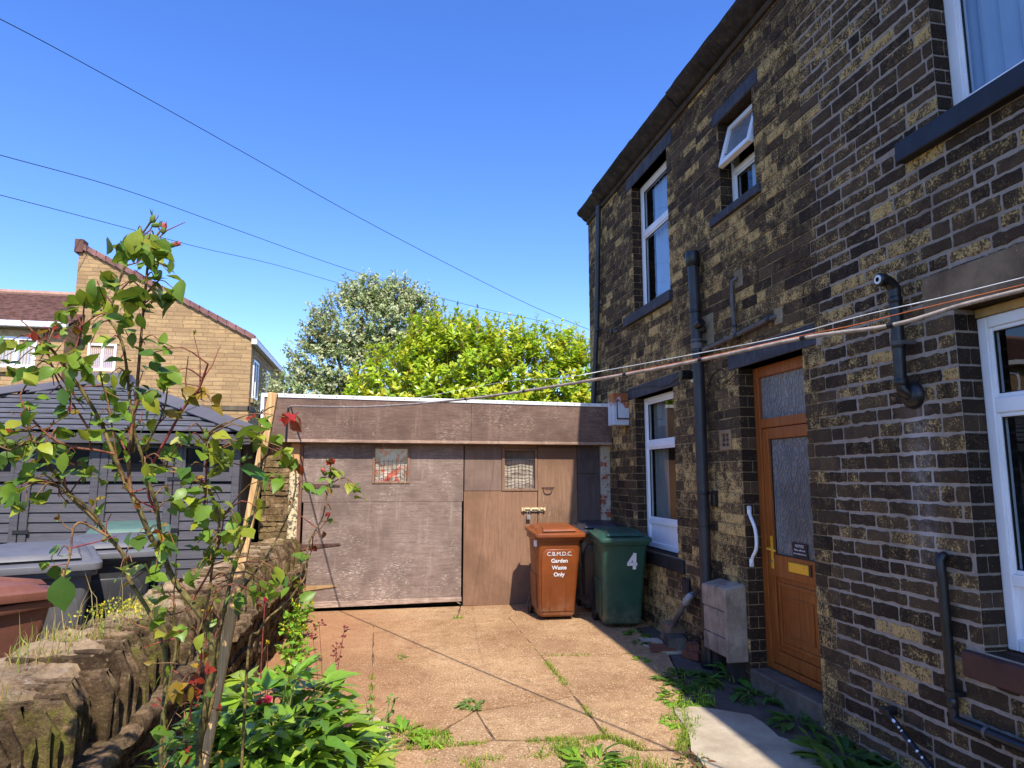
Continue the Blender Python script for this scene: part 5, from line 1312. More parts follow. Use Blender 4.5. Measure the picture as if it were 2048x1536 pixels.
CL = """283,500,g 300,512,g 262,482,d 272,470,d 318,495,g 235,490,d 247,505,g 328,522,y 338,545,g 296,478,g 205,560,d 170,585,g 190,598,g 235,575,g 250,602,d 310,562,g 335,602,d
348,578,g 322,592,p 150,612,g 132,625,g 125,648,d 155,650,r 182,650,g 210,622,y 240,640,g 265,600,d 256,672,g 290,690,d 325,690,g 308,705,d 270,640,g 300,622,g 20,682,g 10,712,d 42,690,g 28,732,d
80,720,g 95,702,g 60,750,d 75,768,y 110,742,g 135,716,g 100,662,r 76,662,r 155,740,g 150,792,d 138,782,d 60,825,g 45,838,d 135,822,d 25,900,g 14,922,d 5,870,g 60,892,g 80,905,y 110,885,g 112,917,d
75,940,g 60,962,y 100,960,g 20,985,g 10,1003,d 70,995,d 130,936,g 160,936,d 168,948,g 195,952,g 150,902,g 120,872,g 210,790,g 230,832,d 200,832,g 250,772,g 235,755,y 270,792,d 190,760,g 220,750,d
240,722,g 290,802,g 310,782,d 330,770,g 320,742,d 345,742,g 335,752,g 370,790,o 385,800,g 410,792,o 425,808,o 360,832,o 372,862,d 366,882,p 345,905,g 392,890,g 430,905,g 440,880,y 415,902,g
495,860,B 515,866,g 532,840,g 550,868,g 470,896,g 510,945,B 547,962,g 526,892,d 566,895,g 582,922,g 572,910,y 592,930,r 440,912,y 430,932,g 452,920,g 400,966,g 420,972,g 372,985,g 385,1002,y
345,982,g 395,1036,g 415,1012,g 440,1022,y 470,1052,g 516,1015,y 480,1066,y 455,1090,g 395,1086,d 410,1070,g 440,1075,g 430,1102,g 460,1112,d 420,1122,g 390,1150,g 405,1126,y 265,1130,p 240,1142,g
115,1112,g 118,1145,d 125,1185,D 350,1092,d 325,1105,g 330,1085,g 270,1082,d 310,1142,g 320,1190,g 330,1270,y 365,1252,g 382,1290,y 470,1186,g 476,1212,d 510,1186,g 320,1232,g 535,1180,g
625,975,g 642,990,g 660,945,g 655,962,g 674,950,y 702,970,g 722,984,g 640,1076,r 662,1020,r 622,1105,r 602,1110,g 596,1165,g 615,1192,g 560,1166,g 556,1182,g 570,1150,d 400,1310,r 406,1345,r 396,1370,r
370,1380,o 350,1392,o 330,1465,g 356,1466,d 376,1450,g 330,1500,g 360,1520,g 180,690,d 170,720,g 215,690,g 290,850,g 310,830,d 255,820,g 175,860,g 210,880,d 235,890,g 300,890,g 330,930,g 290,950,d 350,1010,g 365,950,d 440,1000,g 50,1010,g 85,985,d 35,950,d 575,830,R 590,838,R"""
PAL = {'g': (0.150, 0.250, 0.025), 'd': (0.070, 0.150, 0.024), 'y': (0.30, 0.33, 0.03), 'p': (0.46, 0.48, 0.14), 'r': (0.25, 0.020, 0.014), 'o': (0.30, 0.19, 0.025), 'B': (0.065, 0.165, 0.030), 'D': (0.055, 0.12, 0.02), 'R': (0.38, 0.018, 0.022)}
OVAL = (0, .54, .86, 1.0, .92, .66, .30, 0)
fol = MB()
for w in CL.split():
    x, y, k = w.split(','); x, y = float(x), float(y)
    c0 = at(x, y, RY + rnd(-.12, .10) + (.35 if x > 595 and y > 900 else 0) + (.05 if x > 480 else 0))
    near, pd = min(((q, (q - c0).length) for q, _ in allpts), key=lambda t: t[1])
    dirv = (c0 - near); 
    if dirv.length < .02: dirv = rv() * .03
    if pd > .008:
        mid_ = near.lerp(c0, .5) + Vector((0, 0, .015 + .1 * min(pd, .2)))
        fol.tube(spline([near, mid_, c0], 3), [.0022, .002, .002, .0016, .0013, .0012, .001][:7], 5, (rnd(.1, .7), 0, 0), 1)
    out = dirv.normalized()
    nlf = {'B': 1, 'D': 1, 'R': 4}.get(k, random.choice((2, 3, 3, 4)))
    for i in range(nlf):
        colr = jc(PAL[k], .22)
        if k in 'gd' and random.random() < .15: colr = jc(PAL['y'], .2)
        L = rnd(.034, .056); 
        if y < 620: L *= 1.32
        if k in 'BD': L = rnd(.085, .098)
        if k in 'r': L *= .65
        if k == 'R': L = .042
        up = (Vector((0, -.35, 1)) + rv() * .75).normalized()
        d = (out * .5 + rv() * .9 + Vector((0, 0, -.25))).normalized()
        b = c0 + rv() * (.018 if nlf > 1 else 0) - d * (L * .45)
        leaf(fol, b, d, up, L, L * rnd(.58, .78), colr, rnd(.1, .35), rnd(.0, .45), OVAL)
for i_ in range(0, len(allpts), 3):   # small leaves straight off the stems
    p_, y0_ = allpts[i_]
    if random.random() < .78 or p_.z < .85: continue
    k = random.choice('ggdygro'); o_ = rv(); h_ = p_ + o_ * rnd(.02, .06); fol.tube([p_, h_], [.0016, .001], 4, (rnd(.2, .9), 0, 0), 1)
    for q_ in range(random.choice((2, 3, 3))):
        L = rnd(.022, .04) * (.7 if k == 'r' else 1); leaf(fol, h_ + rv() * .012, (o_ * .5 + rv()), (Vector((0, -.3, 1)) + rv() * .6), L, L * rnd(.5, .7), jc(PAL[k], .25), rnd(.1, .35), rnd(0, .45), OVAL)
for i_ in range(70):   # bare and budding side twigs
    p_ = random.choice(allpts)[0]
    if p_.z < .8: continue
    d_ = (rv() + Vector((0, 0, .5))).normalized(); l_ = rnd(.04, .15); q_ = p_ + d_ * l_; fol.tube([p_, p_.lerp(q_, .5) + rv() * .008, q_], [.0024, .0018, .001], 5, (rnd(.2, 1), 0, 0), 1)
    if random.random() < .5:
        for w_ in range(3): leaf(fol, q_, d_ + rv() * .8, rv(), rnd(.012, .026), rnd(.007, .013), jc(PAL[random.choice('rog')], .2), .3, .1, OVAL)
fo = smooth_angle(fol.build('foliage', [LEAFG, STEM], rose, recalc=False), 75)
def blob(mb, c, rx, rz, col, d=Vector((0, 0, 1)), seg=8):
    d = d.normalized(); a = d.orthogonal().normalized(); b = d.cross(a); rings = []
    for k in range(7):
        t = -1 + 2 * k / 6; rr = max(.05, math.sqrt(max(0, 1 - t * t))) * rx
        rings.append([c + d * (t * rz) + (a * math.cos(q * 6.283 / seg) + b * math.sin(q * 6.283 / seg)) * rr for q in range(seg)])
    mb.rings(rings, col)
BUDS = [(305, 438, 'g'), (327, 460, 'p'), (322, 488, 'p'), (345, 490, 'p'), (312, 450, 'g'), (21, 885, 'g'), (412, 872, 'g'), (410, 895, 'g'), (447, 920, 'g'), (460, 915, 'g'), (450, 935, 'g'), (487, 918, 'g'), (143, 868, 'g'), (661, 925, 'r'), (649, 946, 'p')]
for (x, y, k) in BUDS:
    m = MB(); c0 = at(x, y, RY + (.42 if x > 600 else 0)); 
    near = min((q for q, _ in allpts), key=lambda t: (t - c0).length)
    d = (c0 - near) if (c0 - near).length > .01 else Vector((.2, 0, 1))
    if (c0 - near).length > .006: m.tube([near, c0], .0014, 5, (.10, .16, .03))
    d = (d.normalized() + Vector((0, 0, .8))).normalized()
    if k == 'r':
        for i in range(12): leaf(m, c0 - d * .004, (d + rv() * .9), rv(), .020, .020, jc((.36, .012, .03), .2), .3, -.3)
    else:
        blob(m, c0, .0075, .012, jc((.16, .22, .05), .15), d)
        if k == 'p': blob(m, c0 + d * .011, .0075, .011, (.62, .13, .13), d)
    for i in range(5): leaf(m, c0 + d * .002, (d * .9 + rv() * .5), rv(), .026, .005, (.20, .24, .06), .1, -.2)
    m.build('rose_bloom' if k == 'r' else 'bud', PETAL, rose, recalc=False)

# garden stake
t0, t1 = at(547, 786, 2.22), at(424, 1440, 2.22); t2 = t1 + (t1 - t0) * .42
m = MB(); u = (t0 - t2).normalized(); a_ = u.cross(Vector((0, 1, 0))).normalized() * .014; b_ = u.cross(a_).normalized() * .013
ring = lambda p: [p + a_ + b_, p - a_ + b_, p - a_ - b_, p + a_ - b_]
m.rings([ring(t2), ring(t2.lerp(t0, .33)), ring(t2.lerp(t0, .66)), ring(t0)])
def mk_stake():
    q = NM('raw_pine', .8, .2); g = q.noise(2, 6, .7, q.scale(60, 60, 2.5), .8)
    q.col(q.mix(q.step(g, .35, .65), (0.42, 0.24, 0.10), (0.66, 0.43, 0.21))); return q.mat
tag(m.build('garden_stake', mk_stake(), bevel=.002), 'sawn pine stake leaning upright through the rose bush', 'stake')

# ------------------------------------------------------------------ peony clump
LANC = (0, .58, .92, 1.0, .90, .66, .32, 0)
PY = Vector((-.37, 2.95, .10))
pe = thing('peony', 'lush green peony clump with a pink bloom opening in the flower bed', 'peony', PY)
fol = MB(); stm = MB()
for s in range(72):
    a = s * 2.399 + rnd(-.3, .3); f = math.sqrt((s + .5) / 72); rr = .40 * f
    tip = PY + Vector((math.cos(a) * rr, math.sin(a) * rr * .95, .66 * (1 - .62 * f * f) + rnd(-.06, .05)))
    mid_ = PY + Vector((math.cos(a) * rr * .45, math.sin(a) * rr * .45, (tip.z - PY.z) * .6))
    sp_ = spline([PY + Vector((math.cos(a) * .06, math.sin(a) * .06, 0)), mid_, tip], 5)
    stm.tube(sp_, [lerp(.006, .003, i / (len(sp_) - 1)) for i in range(len(sp_))], 6, (rnd(0, .25), 0, 0))
    for q in range(6):
        tt = 1.0 if q == 0 else rnd(.35, .95); b = sp_[min(len(sp_) - 1, int(tt * (len(sp_) - 1)))]
        o = Vector((math.cos(a + rnd(-1.1, 1.1)), math.sin(a + rnd(-1.1, 1.1)), rnd(.1, .75))).normalized()
        h = b + o * rnd(.04, .10); stm.tube([b, h], .002, 5, (.1, 0, 0))
        nl = random.choice((3, 3, 5, 5)); side = o.cross(Vector((0, 0, 1))).normalized()
        base = jc(random.choice(((.17, .31, .028), (.23, .38, .034), (.10, .21, .024), (.32, .43, .04))), .15)
        for k in range(nl):
            sp2 = (k - (nl - 1) / 2) * .55
            d = (o * math.cos(sp2) + side * math.sin(sp2) + Vector((0, 0, rnd(-.25, .15)))).normalized()
            L = rnd(.10, .15); leaf(fol, h, d, (Vector((0, 0, 1)) + rv() * .35), L, L * rnd(.29, .38), jc(base, .16), rnd(.1, .4), rnd(-.05, .6), LANC)
smooth_angle(fol.build('foliage', mk_leaf('peony_leaf', .26, .30, .5), pe, recalc=False), 75); stm.build('stem', GSTEM, pe, recalc=False)
for (x, y) in ((519, 1409), (535, 1403)):
    m = MB(); c0 = at(x, y, 2.62)
    for i in range(16): leaf(m, c0, (Vector((0, -.3, 1)) + rv() * .8), rv(), .021, .019, jc((.55, .012, .08), .2), .3, -.3)
    m.build('flower', PETAL, pe, recalc=False)

# ------------------------------------------------------------------ other plants in the bed
def plant(name, label, cat, base, nst, h, spread, leafn, L, wr, cols, flower=None, seed=0, group=None, mat=LEAF, red=0.0, lean=Vector((0, 0, 0))):
    t = thing(name, label, cat, base, 0, group); base = Vector(base); f = MB(); s = MB(); fl = MB(); tops = []
    for k in range(nst):
        a = rnd(0, 6.28); rr = spread * math.sqrt(rnd(.02, 1)); hh = h * rnd(.65, 1.0)
        tip = base + Vector((math.cos(a) * rr, math.sin(a) * rr, hh)) + lean * hh
        sp_ = spline([base + Vector((math.cos(a) * rr * .2, math.sin(a) * rr * .2, 0)), base.lerp(tip, .55) + Vector((0, 0, .04 * h)), tip], 4); n = len(sp_)
        s.tube(sp_, [lerp(.0035, .0014, i / (n - 1)) for i in range(n)], 5, (red, 0, 0)); tops.append(tip)
        for q in range(leafn):
            p = sp_[random.randrange(1, n)]; d = (rv() + Vector((0, 0, .35))).normalized(); ll = L * rnd(.6, 1.2)
            leaf(f, p, d, Vector((0, 0, 1)) + rv() * .4, ll, ll * wr * rnd(.8, 1.2), jc(random.choice(cols), .2), .2, rnd(.1, .5))
        if flower:
            for q in range(flower[2]):
                c = tip + rv() * flower[3]
                if flower[2] > 1: s.tube([tip, c], .001, 4, (red, 0, 0))
                for z_ in range(6): leaf(fl, c, rv() + Vector((0, 0, .5)), rv(), flower[1], flower[1] * .8, jc(flower[0], .2), .3, -.2)
    if leafn: smooth_angle(f.build('foliage', mat, t, recalc=False), 75)
    s.build('stem', GSTEM, t, recalc=False)
    if flower: fl.build('flower', PETAL, t, recalc=False)
    return t
GR = [(.10, .22, .025), (.14, .29, .03), (.075, .16, .022)]; BRT = [(.22, .42, .03), (.28, .46, .04), (.16, .34, .03)]; PUR = [(.055, .022, .040), (.09, .035, .05), (.12, .05, .04)]
p0 = at(655, 1395, 4.55); plant('columbine', 'tall dark columbine with tiny dusky pink flowers standing before the garage door', 'columbine', (p0.x, p0.y, gz(4.55)), 5, .82, .13, 2, .045, .6, PUR, ((.30, .035, .07), .013, 7, .035), red=.9)
p0 = at(695, 1440, 4.30); plant('columbine', 'low purple leaved columbine along the right edge of the peony', 'columbine', (p0.x - .06, 4.3, gz(4.3) + .05), 16, .38, .15, 9, .042, .8, PUR + [(.08, .12, .05)], ((.34, .03, .05), .012, 2, .02), red=.8)
plant('columbine', 'green columbine with pale seedy tips between peony and kerb', 'columbine', (.03, 4.22, gz(4.3) + .05), 10, .42, .14, 8, .04, .7, [(.20, .33, .06), (.15, .26, .05)], None)
p0 = at(575, 1300, 6.6)
for i, (X_, Y_, n_, h_) in enumerate(((-.80, 7.95, 12, .22), (-.76, 7.35, 16, .26), (-.70, 6.75, 16, .24), (-.66, 6.2, 14, .22), (-.62, 5.6, 14, .25))):
    plant('buttercup', ['bright green buttercup leaves at the far end of the wall foot by the garage', 'bright green buttercup clump second from the garage along the wall foot', 'bright green buttercup clump midway along the wall foot', 'bright green buttercup clump at the wall foot beyond the peony', 'bright green buttercup clump just behind the peony at the wall foot'][i], 'buttercup', (X_, Y_, gz(Y_) + .06), n_, h_, .17, 12, .05, .8, BRT, ((.85, .62, .02), .018, 1, .0) if i in (0, 2) else None, group='buttercups along the wall foot')
plant('bed_plant', 'broad leaved green plant between the rose stems and the peony', 'plant', (-.66, 2.5, .1), 14, .34, .16, 7, .075, .55, GR, None)
plant('bed_plant', 'soft green weedy growth at the front of the bed below the peony', 'plant', (-.10, 2.55, .1), 18, .30, .20, 9, .06, .5, GR + BRT, None)
plant('bed_plant', 'loose green plant under the rose with yellow green leaf spikes', 'plant', (-.50, 2.05, .1), 14, .55, .16, 8, .055, .35, GR + BRT, None)
plant('bed_plant', 'low green seedlings on bare soil beyond the peony', 'plant', (-.30, 4.3, .02), 14, .14, .22, 6, .05, .5, GR, None)
for i, (x, y, Y_, lb) in enumerate(((414, 1221, 2.35, 'yellow buttercup flower just above the wall ledge behind the rose'), (535, 1286, 3.4, 'small yellow buttercup flower low over the peony against the wall'))):
    c0 = at(x, y, Y_); t = thing('buttercup', lb, 'buttercup', (c0.x, c0.y, .1), 0, 'single buttercup flowers')
    m = MB()
    for q in range(8): leaf(m, c0, rv() + Vector((0, -.3, .5)), rv(), .018, .017, jc((.85, .60, .02), .1), .3, -.3)
    m.build('flower', PETAL, t, recalc=False); m = MB(); m.tube(spline([(c0.x + .03, c0.y, .1), (c0.x + .015, c0.y, c0.z * .6), c0], 4), .0015, 5); m.build('stem', GSTEM, t, recalc=False)
c0 = at(530, 1200, 3.2); t = thing('rose_campion', 'single crimson flower on a thin stem before the wall face', 'flower', (c0.x + .02, c0.y, .1))
m = MB()
for q in range(9): leaf(m, c0, rv() + Vector((0, -.4, .4)), rv(), .022, .018, jc((.45, .02, .06), .15), .3, -.2)
m.build('flower', PETAL, t, recalc=False); m = MB(); m.tube(spline([(c0.x + .04, c0.y, .1), (c0.x + .0, c0.y, c0.z * .6), c0], 4), .002, 5); m.build('stem', GSTEM, t, recalc=False)

# ------------------------------------------------------------------ weeds and grass
def blade(mb, p, h, col, w=.003, lean=.4):
    d = Vector((rnd(-1, 1), rnd(-1, 1), 0)) * lean; s = Vector((rnd(-1, 1), rnd(-1, 1), 0)).normalized() * w
    a = p + Vector((d.x * h * .35, d.y * h * .35, h * .6)); b = p + Vector((d.x * h, d.y * h, h * rnd(.75, 1)))
    mb.add([p - s, p + s, a + s * .8, a - s * .8, b], [(0, 1, 2, 3), (3, 2, 4)], col)
GRC = [(.20, .34, .03), (.30, .40, .04), (.14, .25, .03), (.38, .38, .06)]; DRYC = [(.48, .34, .13), (.40, .27, .10), (.55, .42, .2)]
def weed(label, x, y, r, n, L, wr=.32, cols=GR, h=.05, grass=0, name='weed', group='weeds in the yard'):
    z0_ = gz(y); m = MB()
    for k in range(n):
        a = rnd(0, 6.28); rr = r * math.sqrt(rnd(0, 1)) * .75; b = Vector((x + math.cos(a) * rr, y + math.sin(a) * rr, z0_ + rnd(0, h * .3)))
        o = Vector((math.cos(a + rnd(-.9, .9)), math.sin(a + rnd(-.9, .9)), rnd(.15, 1.0) * h * 12 * .6)); ll = L * rnd(.55, 1.2)
        leaf(m, b, o, Vector((0, 0, 1)) + rv() * .3, ll, ll * wr * rnd(.8, 1.2), jc(random.choice(cols), .2), .2, rnd(.2, .7), random.choice(((0, .4, .75, .55, 1.0, .6, 0), (0, .6, 1, .9, .5, 0))))
    for k in range(grass):
        a = rnd(0, 6.28); rr = r * math.sqrt(rnd(0, 1)); blade(m, Vector((x + math.cos(a) * rr, y + math.sin(a) * rr, z0_)), rnd(.02, .075), jc(random.choice(GRC), .15))
    o = smooth_angle(m.build(name, LEAF, recalc=False), 75); o.location = (0, 0, 0)
    me = o.data; me.transform(Matrix.Translation((-x, -y, -z0_))); o.location = (x, y, z0_)
    return tag(o, label, 'weed', group)
weed('small bushy weed in the crack in the middle of the sunny yard', .74, 5.22, .12, 75, .06, .3, [(.15, .27, .06), (.20, .30, .06)], .06)
weed('large dark green dandelion patch in the shade before the concrete casing', 2.58, 5.50, .28, 150, .12, .3, [(.06, .15, .025), (.09, .20, .03)], .07, 40)
weed('half sunlit weed patch beside the pale cement', 2.36, 5.08, .24, 130, .085, .34, GR + BRT, .05, 80)
weed('ragged sunlit weeds along the left edge of the pale cement', 2.12, 4.66, .17, 80, .07, .3, BRT, .04, 60)
weed('upright plantain growing against the left foot of the front door', 2.97, 5.42, .09, 14, .20, .3, [(.07, .19, .03), (.09, .23, .035)], .16, 20)
weed('dark leafy weed on the doorstep edge in front of the door', 2.93, 5.02, .16, 60, .15, .3, [(.05, .12, .025), (.07, .16, .03)], .07, 10)
weed('dark weed by the right end of the doorstep', 2.90, 4.50, .13, 34, .15, .32, [(.06, .14, .025), (.08, .19, .03)], .08)
weed('big shaded dandelion clump at the foot of the wall near the outside tap', 2.88, 3.95, .26, 90, .20, .30, [(.05, .12, .025), (.075, .17, .03)], .08)
weed('shaded dandelion clump nearest the camera at the wall foot', 2.76, 3.60, .22, 60, .20, .30, [(.05, .12, .025), (.075, .17, .03)], .08)
weed('sunny dock and grass tuft at the bottom edge of the yard', 1.30, 4.10, .20, 70, .13, .26, BRT + GR, .10, 120)
weed('dock with one long pale leaf by the kerb corner', .20, 4.78, .16, 40, .16, .30, BRT, .09, 140)
weed('grass tuft spreading from the kerb into the yard', .40, 4.66, .13, 46, .07, .35, BRT, .06, 170)
weed('small weed beside the gully stones', 2.72, 6.98, .10, 26, .11, .4, GR, .07)
weed('small weed on the damp strip in front of the tile', 2.62, 6.66, .09, 20, .07, .3, [(.06, .14, .03)], .04)
weed('little yellow green weed at the shadow edge beside the tile', 2.42, 6.08, .08, 26, .07, .35, BRT, .04)
weed('reddish weed at the pale cement corner bottom right of the yard', 1.93, 4.05, .10, 30, .06, .35, [(.25, .10, .05), (.14, .16, .05)], .06, 16)
weed('tiny weed tuft near the garage door', .95, 8.02, .06, 18, .05, .3, BRT, .04, 14)
weed('little weed beside the straight joint in the far yard', .25, 6.55, .05, 16, .05, .3, [(.2, .28, .06)], .05, 10)
m = MB()
def along(p, q, n, spread, hmin, hmax, gap=0.0):
    for k in range(n):
        f = rnd(0, 1)
        if gap and mnoise.noise(Vector((f * 9, p[0] * 3, p[1]))) < gap: continue
        x, y = lerp(p[0], q[0], f) + random.gauss(0, spread), lerp(p[1], q[1], f) + random.gauss(0, spread)
        blade(m, Vector((x, y, gz(y) - .004)), rnd(hmin, hmax), jc(random.choice(GRC), .2), .0028, .8)
along((1.54, 6.2), (1.54, 4.55), 620, .016, .012, .045, .05); along((.56, 4.57), (1.53, 4.50), 900, .018, .008, .032, .12); along((1.0, 4.55), (1.5, 4.47), 330, .026, .012, .045, .1)
along((1.53, 4.5), (1.7, 4.28), 250, .02, .012, .05); along((0, 6.3), (0, 5.2), 420, .014, .012, .045, .1); along((1.55, 6.37), (2.7, 6.29), 260, .012, .01, .03, .15)
along((.2, 4.57), (.56, 4.57), 200, .022, .012, .04); along((.6, 4.3), (.64, 4.0), 250, .03, .012, .05); along((.3, 4.35), (1.1, 4.30), 260, .02, .01, .04, .1)
along((1.12, 4.33), (1.3, 4.4), 260, .05, .02, .08); along((1.9, 4.2), (2.1, 4.5), 300, .03, .015, .06); along((2.1, 4.5), (2.25, 4.95), 300, .03, .015, .06)
along((1.55, 4.15), (1.75, 3.85), 240, .06, .02, .08)
o = m.build('joint_grass', LEAF, recalc=False); tag(o, 'fine grass and moss growing along the cracks in the yard', 'grass', None, 'stuff')
m = MB()
for k in range(3600):
    y = 1.9 + 6.4 * (rnd(0, 1) ** 1.7); f = rnd(.2, 1.0)
    cl = mnoise.noise(Vector((y * 2.2, f * 2, 7)))
    if cl < (-.05 if y < 4.2 else .12): continue
    x = lerp(wx(y) - .06, wx(y) - .44, f); z_ = .855 + .05 * mnoise.noise(Vector((y * 1.3, 0, 5)))
    blade(m, Vector((x, y, z_ - .01)), rnd(.02, .10 if y < 4.5 else .05) * (1.5 if random.random() < .06 else 1), jc(random.choice(DRYC + DRYC + GRC), .2), .0022, .55)
for k in range(60):
    y = rnd(2.0, 4.3); x = wx(y) - rnd(.15, .42); blade(m, Vector((x, y, .85)), rnd(.12, .30), jc(random.choice(DRYC + [(.3, .4, .08)]), .15), .0018, .45)
o = m.build('wall_grass', LEAF, recalc=False); tag(o, 'dry and green grass sprouting from the top of the garden wall', 'grass', None, 'stuff')
m = MB()
for k in range(260):
    c = Vector((rnd(-.16, .16), rnd(-.2, .2), rnd(0, .05))) + at(235, 1228, 3.75)
    leaf(m, c, rv() + Vector((0, 0, .8)), rv(), .016, .010, jc(random.choice(((.75, .60, .03), (.42, .42, .05), (.3, .33, .05))), .15), .2, 0)
tag(m.build('stonecrop', LEAF, recalc=False), 'yellow flowering stonecrop cushion on the wall top behind the rose', 'stonecrop', None, 'stuff')
# ------------------------------------------------------------------ shrubs behind the garage
def crown(name, n_sh, shape, leafs, L, wr, cols, mat, parent, up=.6, core=None, stems=True):
    f = MB(); s = MB()
    for k in range(n_sh):
        p, out = shape()
        d = (out * .7 + Vector((0, 0, up)) + rv() * .45).normalized(); h = rnd(.18, .48); tip = p + d * h
        base = random.choice(cols)
        if stems: s.tube([p - d * .15, tip], [.006, .002], 4, (rnd(0, .5), 0, 0))
        for q in range(leafs):
            t = rnd(.05, 1.0); b = p + d * (h * t); a = rv(); a = (a - d * a.dot(d)).normalized()
            o = (a * rnd(.6, 1.0) + d * rnd(.25, .9)).normalized(); ll = L * rnd(.65, 1.2)
            leaf(f, b, o, d + rv() * .3, ll, ll * wr * rnd(.8, 1.2), jc(base, .18), .2, rnd(.0, .35), (0, .85, 1.0, .55, 0))
    f.build('foliage', mat, parent, recalc=False)
    if stems: s.build('twigs', STEM, parent, recalc=False)
LAURC = [(.54, .64, .03), (.48, .62, .03), (.62, .66, .04), (.38, .54, .03), (.28, .46, .025), (.60, .58, .04)]
def lobes(spec):
    tot = sum(w for *_, w in spec)
    def f():
        r = rnd(0, tot)
        for (cx, cy, cz, rx, ry, rz, w) in spec:
            r -= w
            if r <= 0: break
        v = rv(); k = rnd(.45, 1.0) ** .45
        if v.z < -.5: v.z *= .4
        if v.y > .4 and random.random() < .6: v.y = -v.y
        n = 1 + .16 * mnoise.noise(Vector((v.x * 3 + cx, v.y * 3, v.z * 3)))
        return Vector((cx + v.x * rx * k * n, cy + v.y * ry * k * n, cz + v.z * rz * k * n)), v
    return f
lt = thing('laurel_bush', 'bright yellow green laurel bush rising behind the garage roof', 'shrub', (1.9, 14.4, 0))
LEAFL = mk_leaf('laurel_leaf', .40, .30, .5)
crown('laurel', 3000, lobes([(.55, 14.2, 2.9, 1.15, 1.0, 1.35, 3), (1.5, 14.4, 3.5, 1.05, 1.0, 1.35, 4), (2.5, 14.4, 3.4, 1.1, 1.0, 1.45, 4), (3.5, 14.4, 3.3, 1.1, 1.0, 1.55, 4), (4.4, 14.6, 3.2, .9, 1.0, 1.6, 2.5), (-.1, 14.0, 2.6, .7, .8, .8, 1.2), (1.9, 13.9, 2.6, 2.0, .8, .7, 2), (.95, 14.4, 4.0, .5, .5, .72, .8), (1.75, 14.5, 4.35, .5, .5, .6, .6)]), 14, .135, .42, LAURC, LEAFL, lt, .75)
# strong upright leaders along the top
f = MB(); s = MB()
for k in range(70):
    x = rnd(.4, 4.7); z0_ = 4.25 + .35 * math.sin(x * 1.4) + rnd(-.25, .25); p = Vector((x, 14.4 + rnd(-.6, .6), z0_)); d = Vector((rnd(-.2, .2), rnd(-.15, .15), 1)).normalized(); h = rnd(.35, .75)
    s.tube([p, p + d * h], [.008, .002], 4)
    for q in range(22):
        t = rnd(.1, 1); a = rv(); a = (a - d * a.dot(d)).normalized(); ll = .12 * rnd(.6, 1.1)
        leaf(f, p + d * h * t, a * .6 + d * .8, d, ll, ll * .32, jc(random.choice(LAURC[:5]), .18), .2, .1, (0, .85, 1.0, .55, 0))
f.build('leaders', LEAFL, lt, recalc=False); s.build('leader_stems', STEM, lt, recalc=False)
m = MB()
for k in range(9):
    x = lerp(.2, 4.3, k / 8); m.tube(spline([(1.9 + (x - 1.9) * .3, 14.5, 0), (x, 14.5, 1.6), (x + rnd(-.3, .3), 14.4, 3.6)], 4), .04, 6)
m.build('trunk', STEM, lt, recalc=False)
vt = thing('variegated_tree', 'taller grey green tree with cream edged leaves left of the laurel', 'tree', (-.5, 17.0, 0))
VARC = [(.52, .56, .30), (.45, .50, .24), (.29, .37, .14), (.24, .32, .12), (.35, .42, .18), (.41, .46, .22), (.60, .61, .37)]
crown('var', 2500, lobes([(-.55, 17, 5.05, 1.15, 1.1, 1.15, 4), (.35, 17, 5.3, .9, 1.0, 1.1, 3), (-1.05, 17, 4.1, 1.05, 1.0, 1.0, 3), (-.2, 16.9, 3.9, 1.3, 1.0, 1.2, 3), (-1.75, 16.9, 3.4, .9, .9, .7, 2), (-.45, 17, 6.05, .42, .4, .45, .8), (.25, 17, 6.0, .4, .4, .45, .8), (.85, 17, 5.75, .5, .5, .5, .9), (-1.5, 17, 4.9, .35, .4, .4, .5)]), 16, .080, .55, VARC, mk_leaf('variegated_leaf', .3, .45, .35), vt, .35)
f = MB(); s = MB()
for (x0, z0_, x1, z1_) in ((-1.6, 4.1, -2.35, 4.75), (-1.9, 3.5, -2.7, 3.95), (-1.2, 5.4, -1.75, 5.75)):
    a_, b_ = Vector((x0, 16.9, z0_)), Vector((x1, 16.9, z1_)); s.tube([a_, b_], [.02, .006], 5)
    for q in range(130):
        t = rnd(.1, 1.05); p = a_.lerp(b_, t) + rv() * .12; ll = .085 * rnd(.7, 1.2); leaf(f, p, rv(), rv(), ll, ll * .55, jc(random.choice(VARC), .15), .2, .1, (0, .85, 1.0, .55, 0))
f.build('foliage', mk_leaf('cream_leaf', .3, .45, .35), vt, recalc=False); s.build('branch', STEM, vt, recalc=False)
m = MB(); m.tube(spline([(-.4, 17.1, 0), (-.5, 17, 1.6), (-.6, 17, 3.2), (-.5, 17, 5.6)], 4), [.12] * 5 + [.09] * 4 + [.05] * 4, 8)
for (x, z_) in ((-1.6, 3.6), (.6, 4.9), (-1.2, 4.9), (.3, 5.6)): m.tube(spline([(-.5, 17, 2.4), (lerp(-.5, x, .5), 17, lerp(2.4, z_, .6)), (x, 17, z_)], 4), .03, 6)
m.build('trunk', STEM, vt, recalc=False)

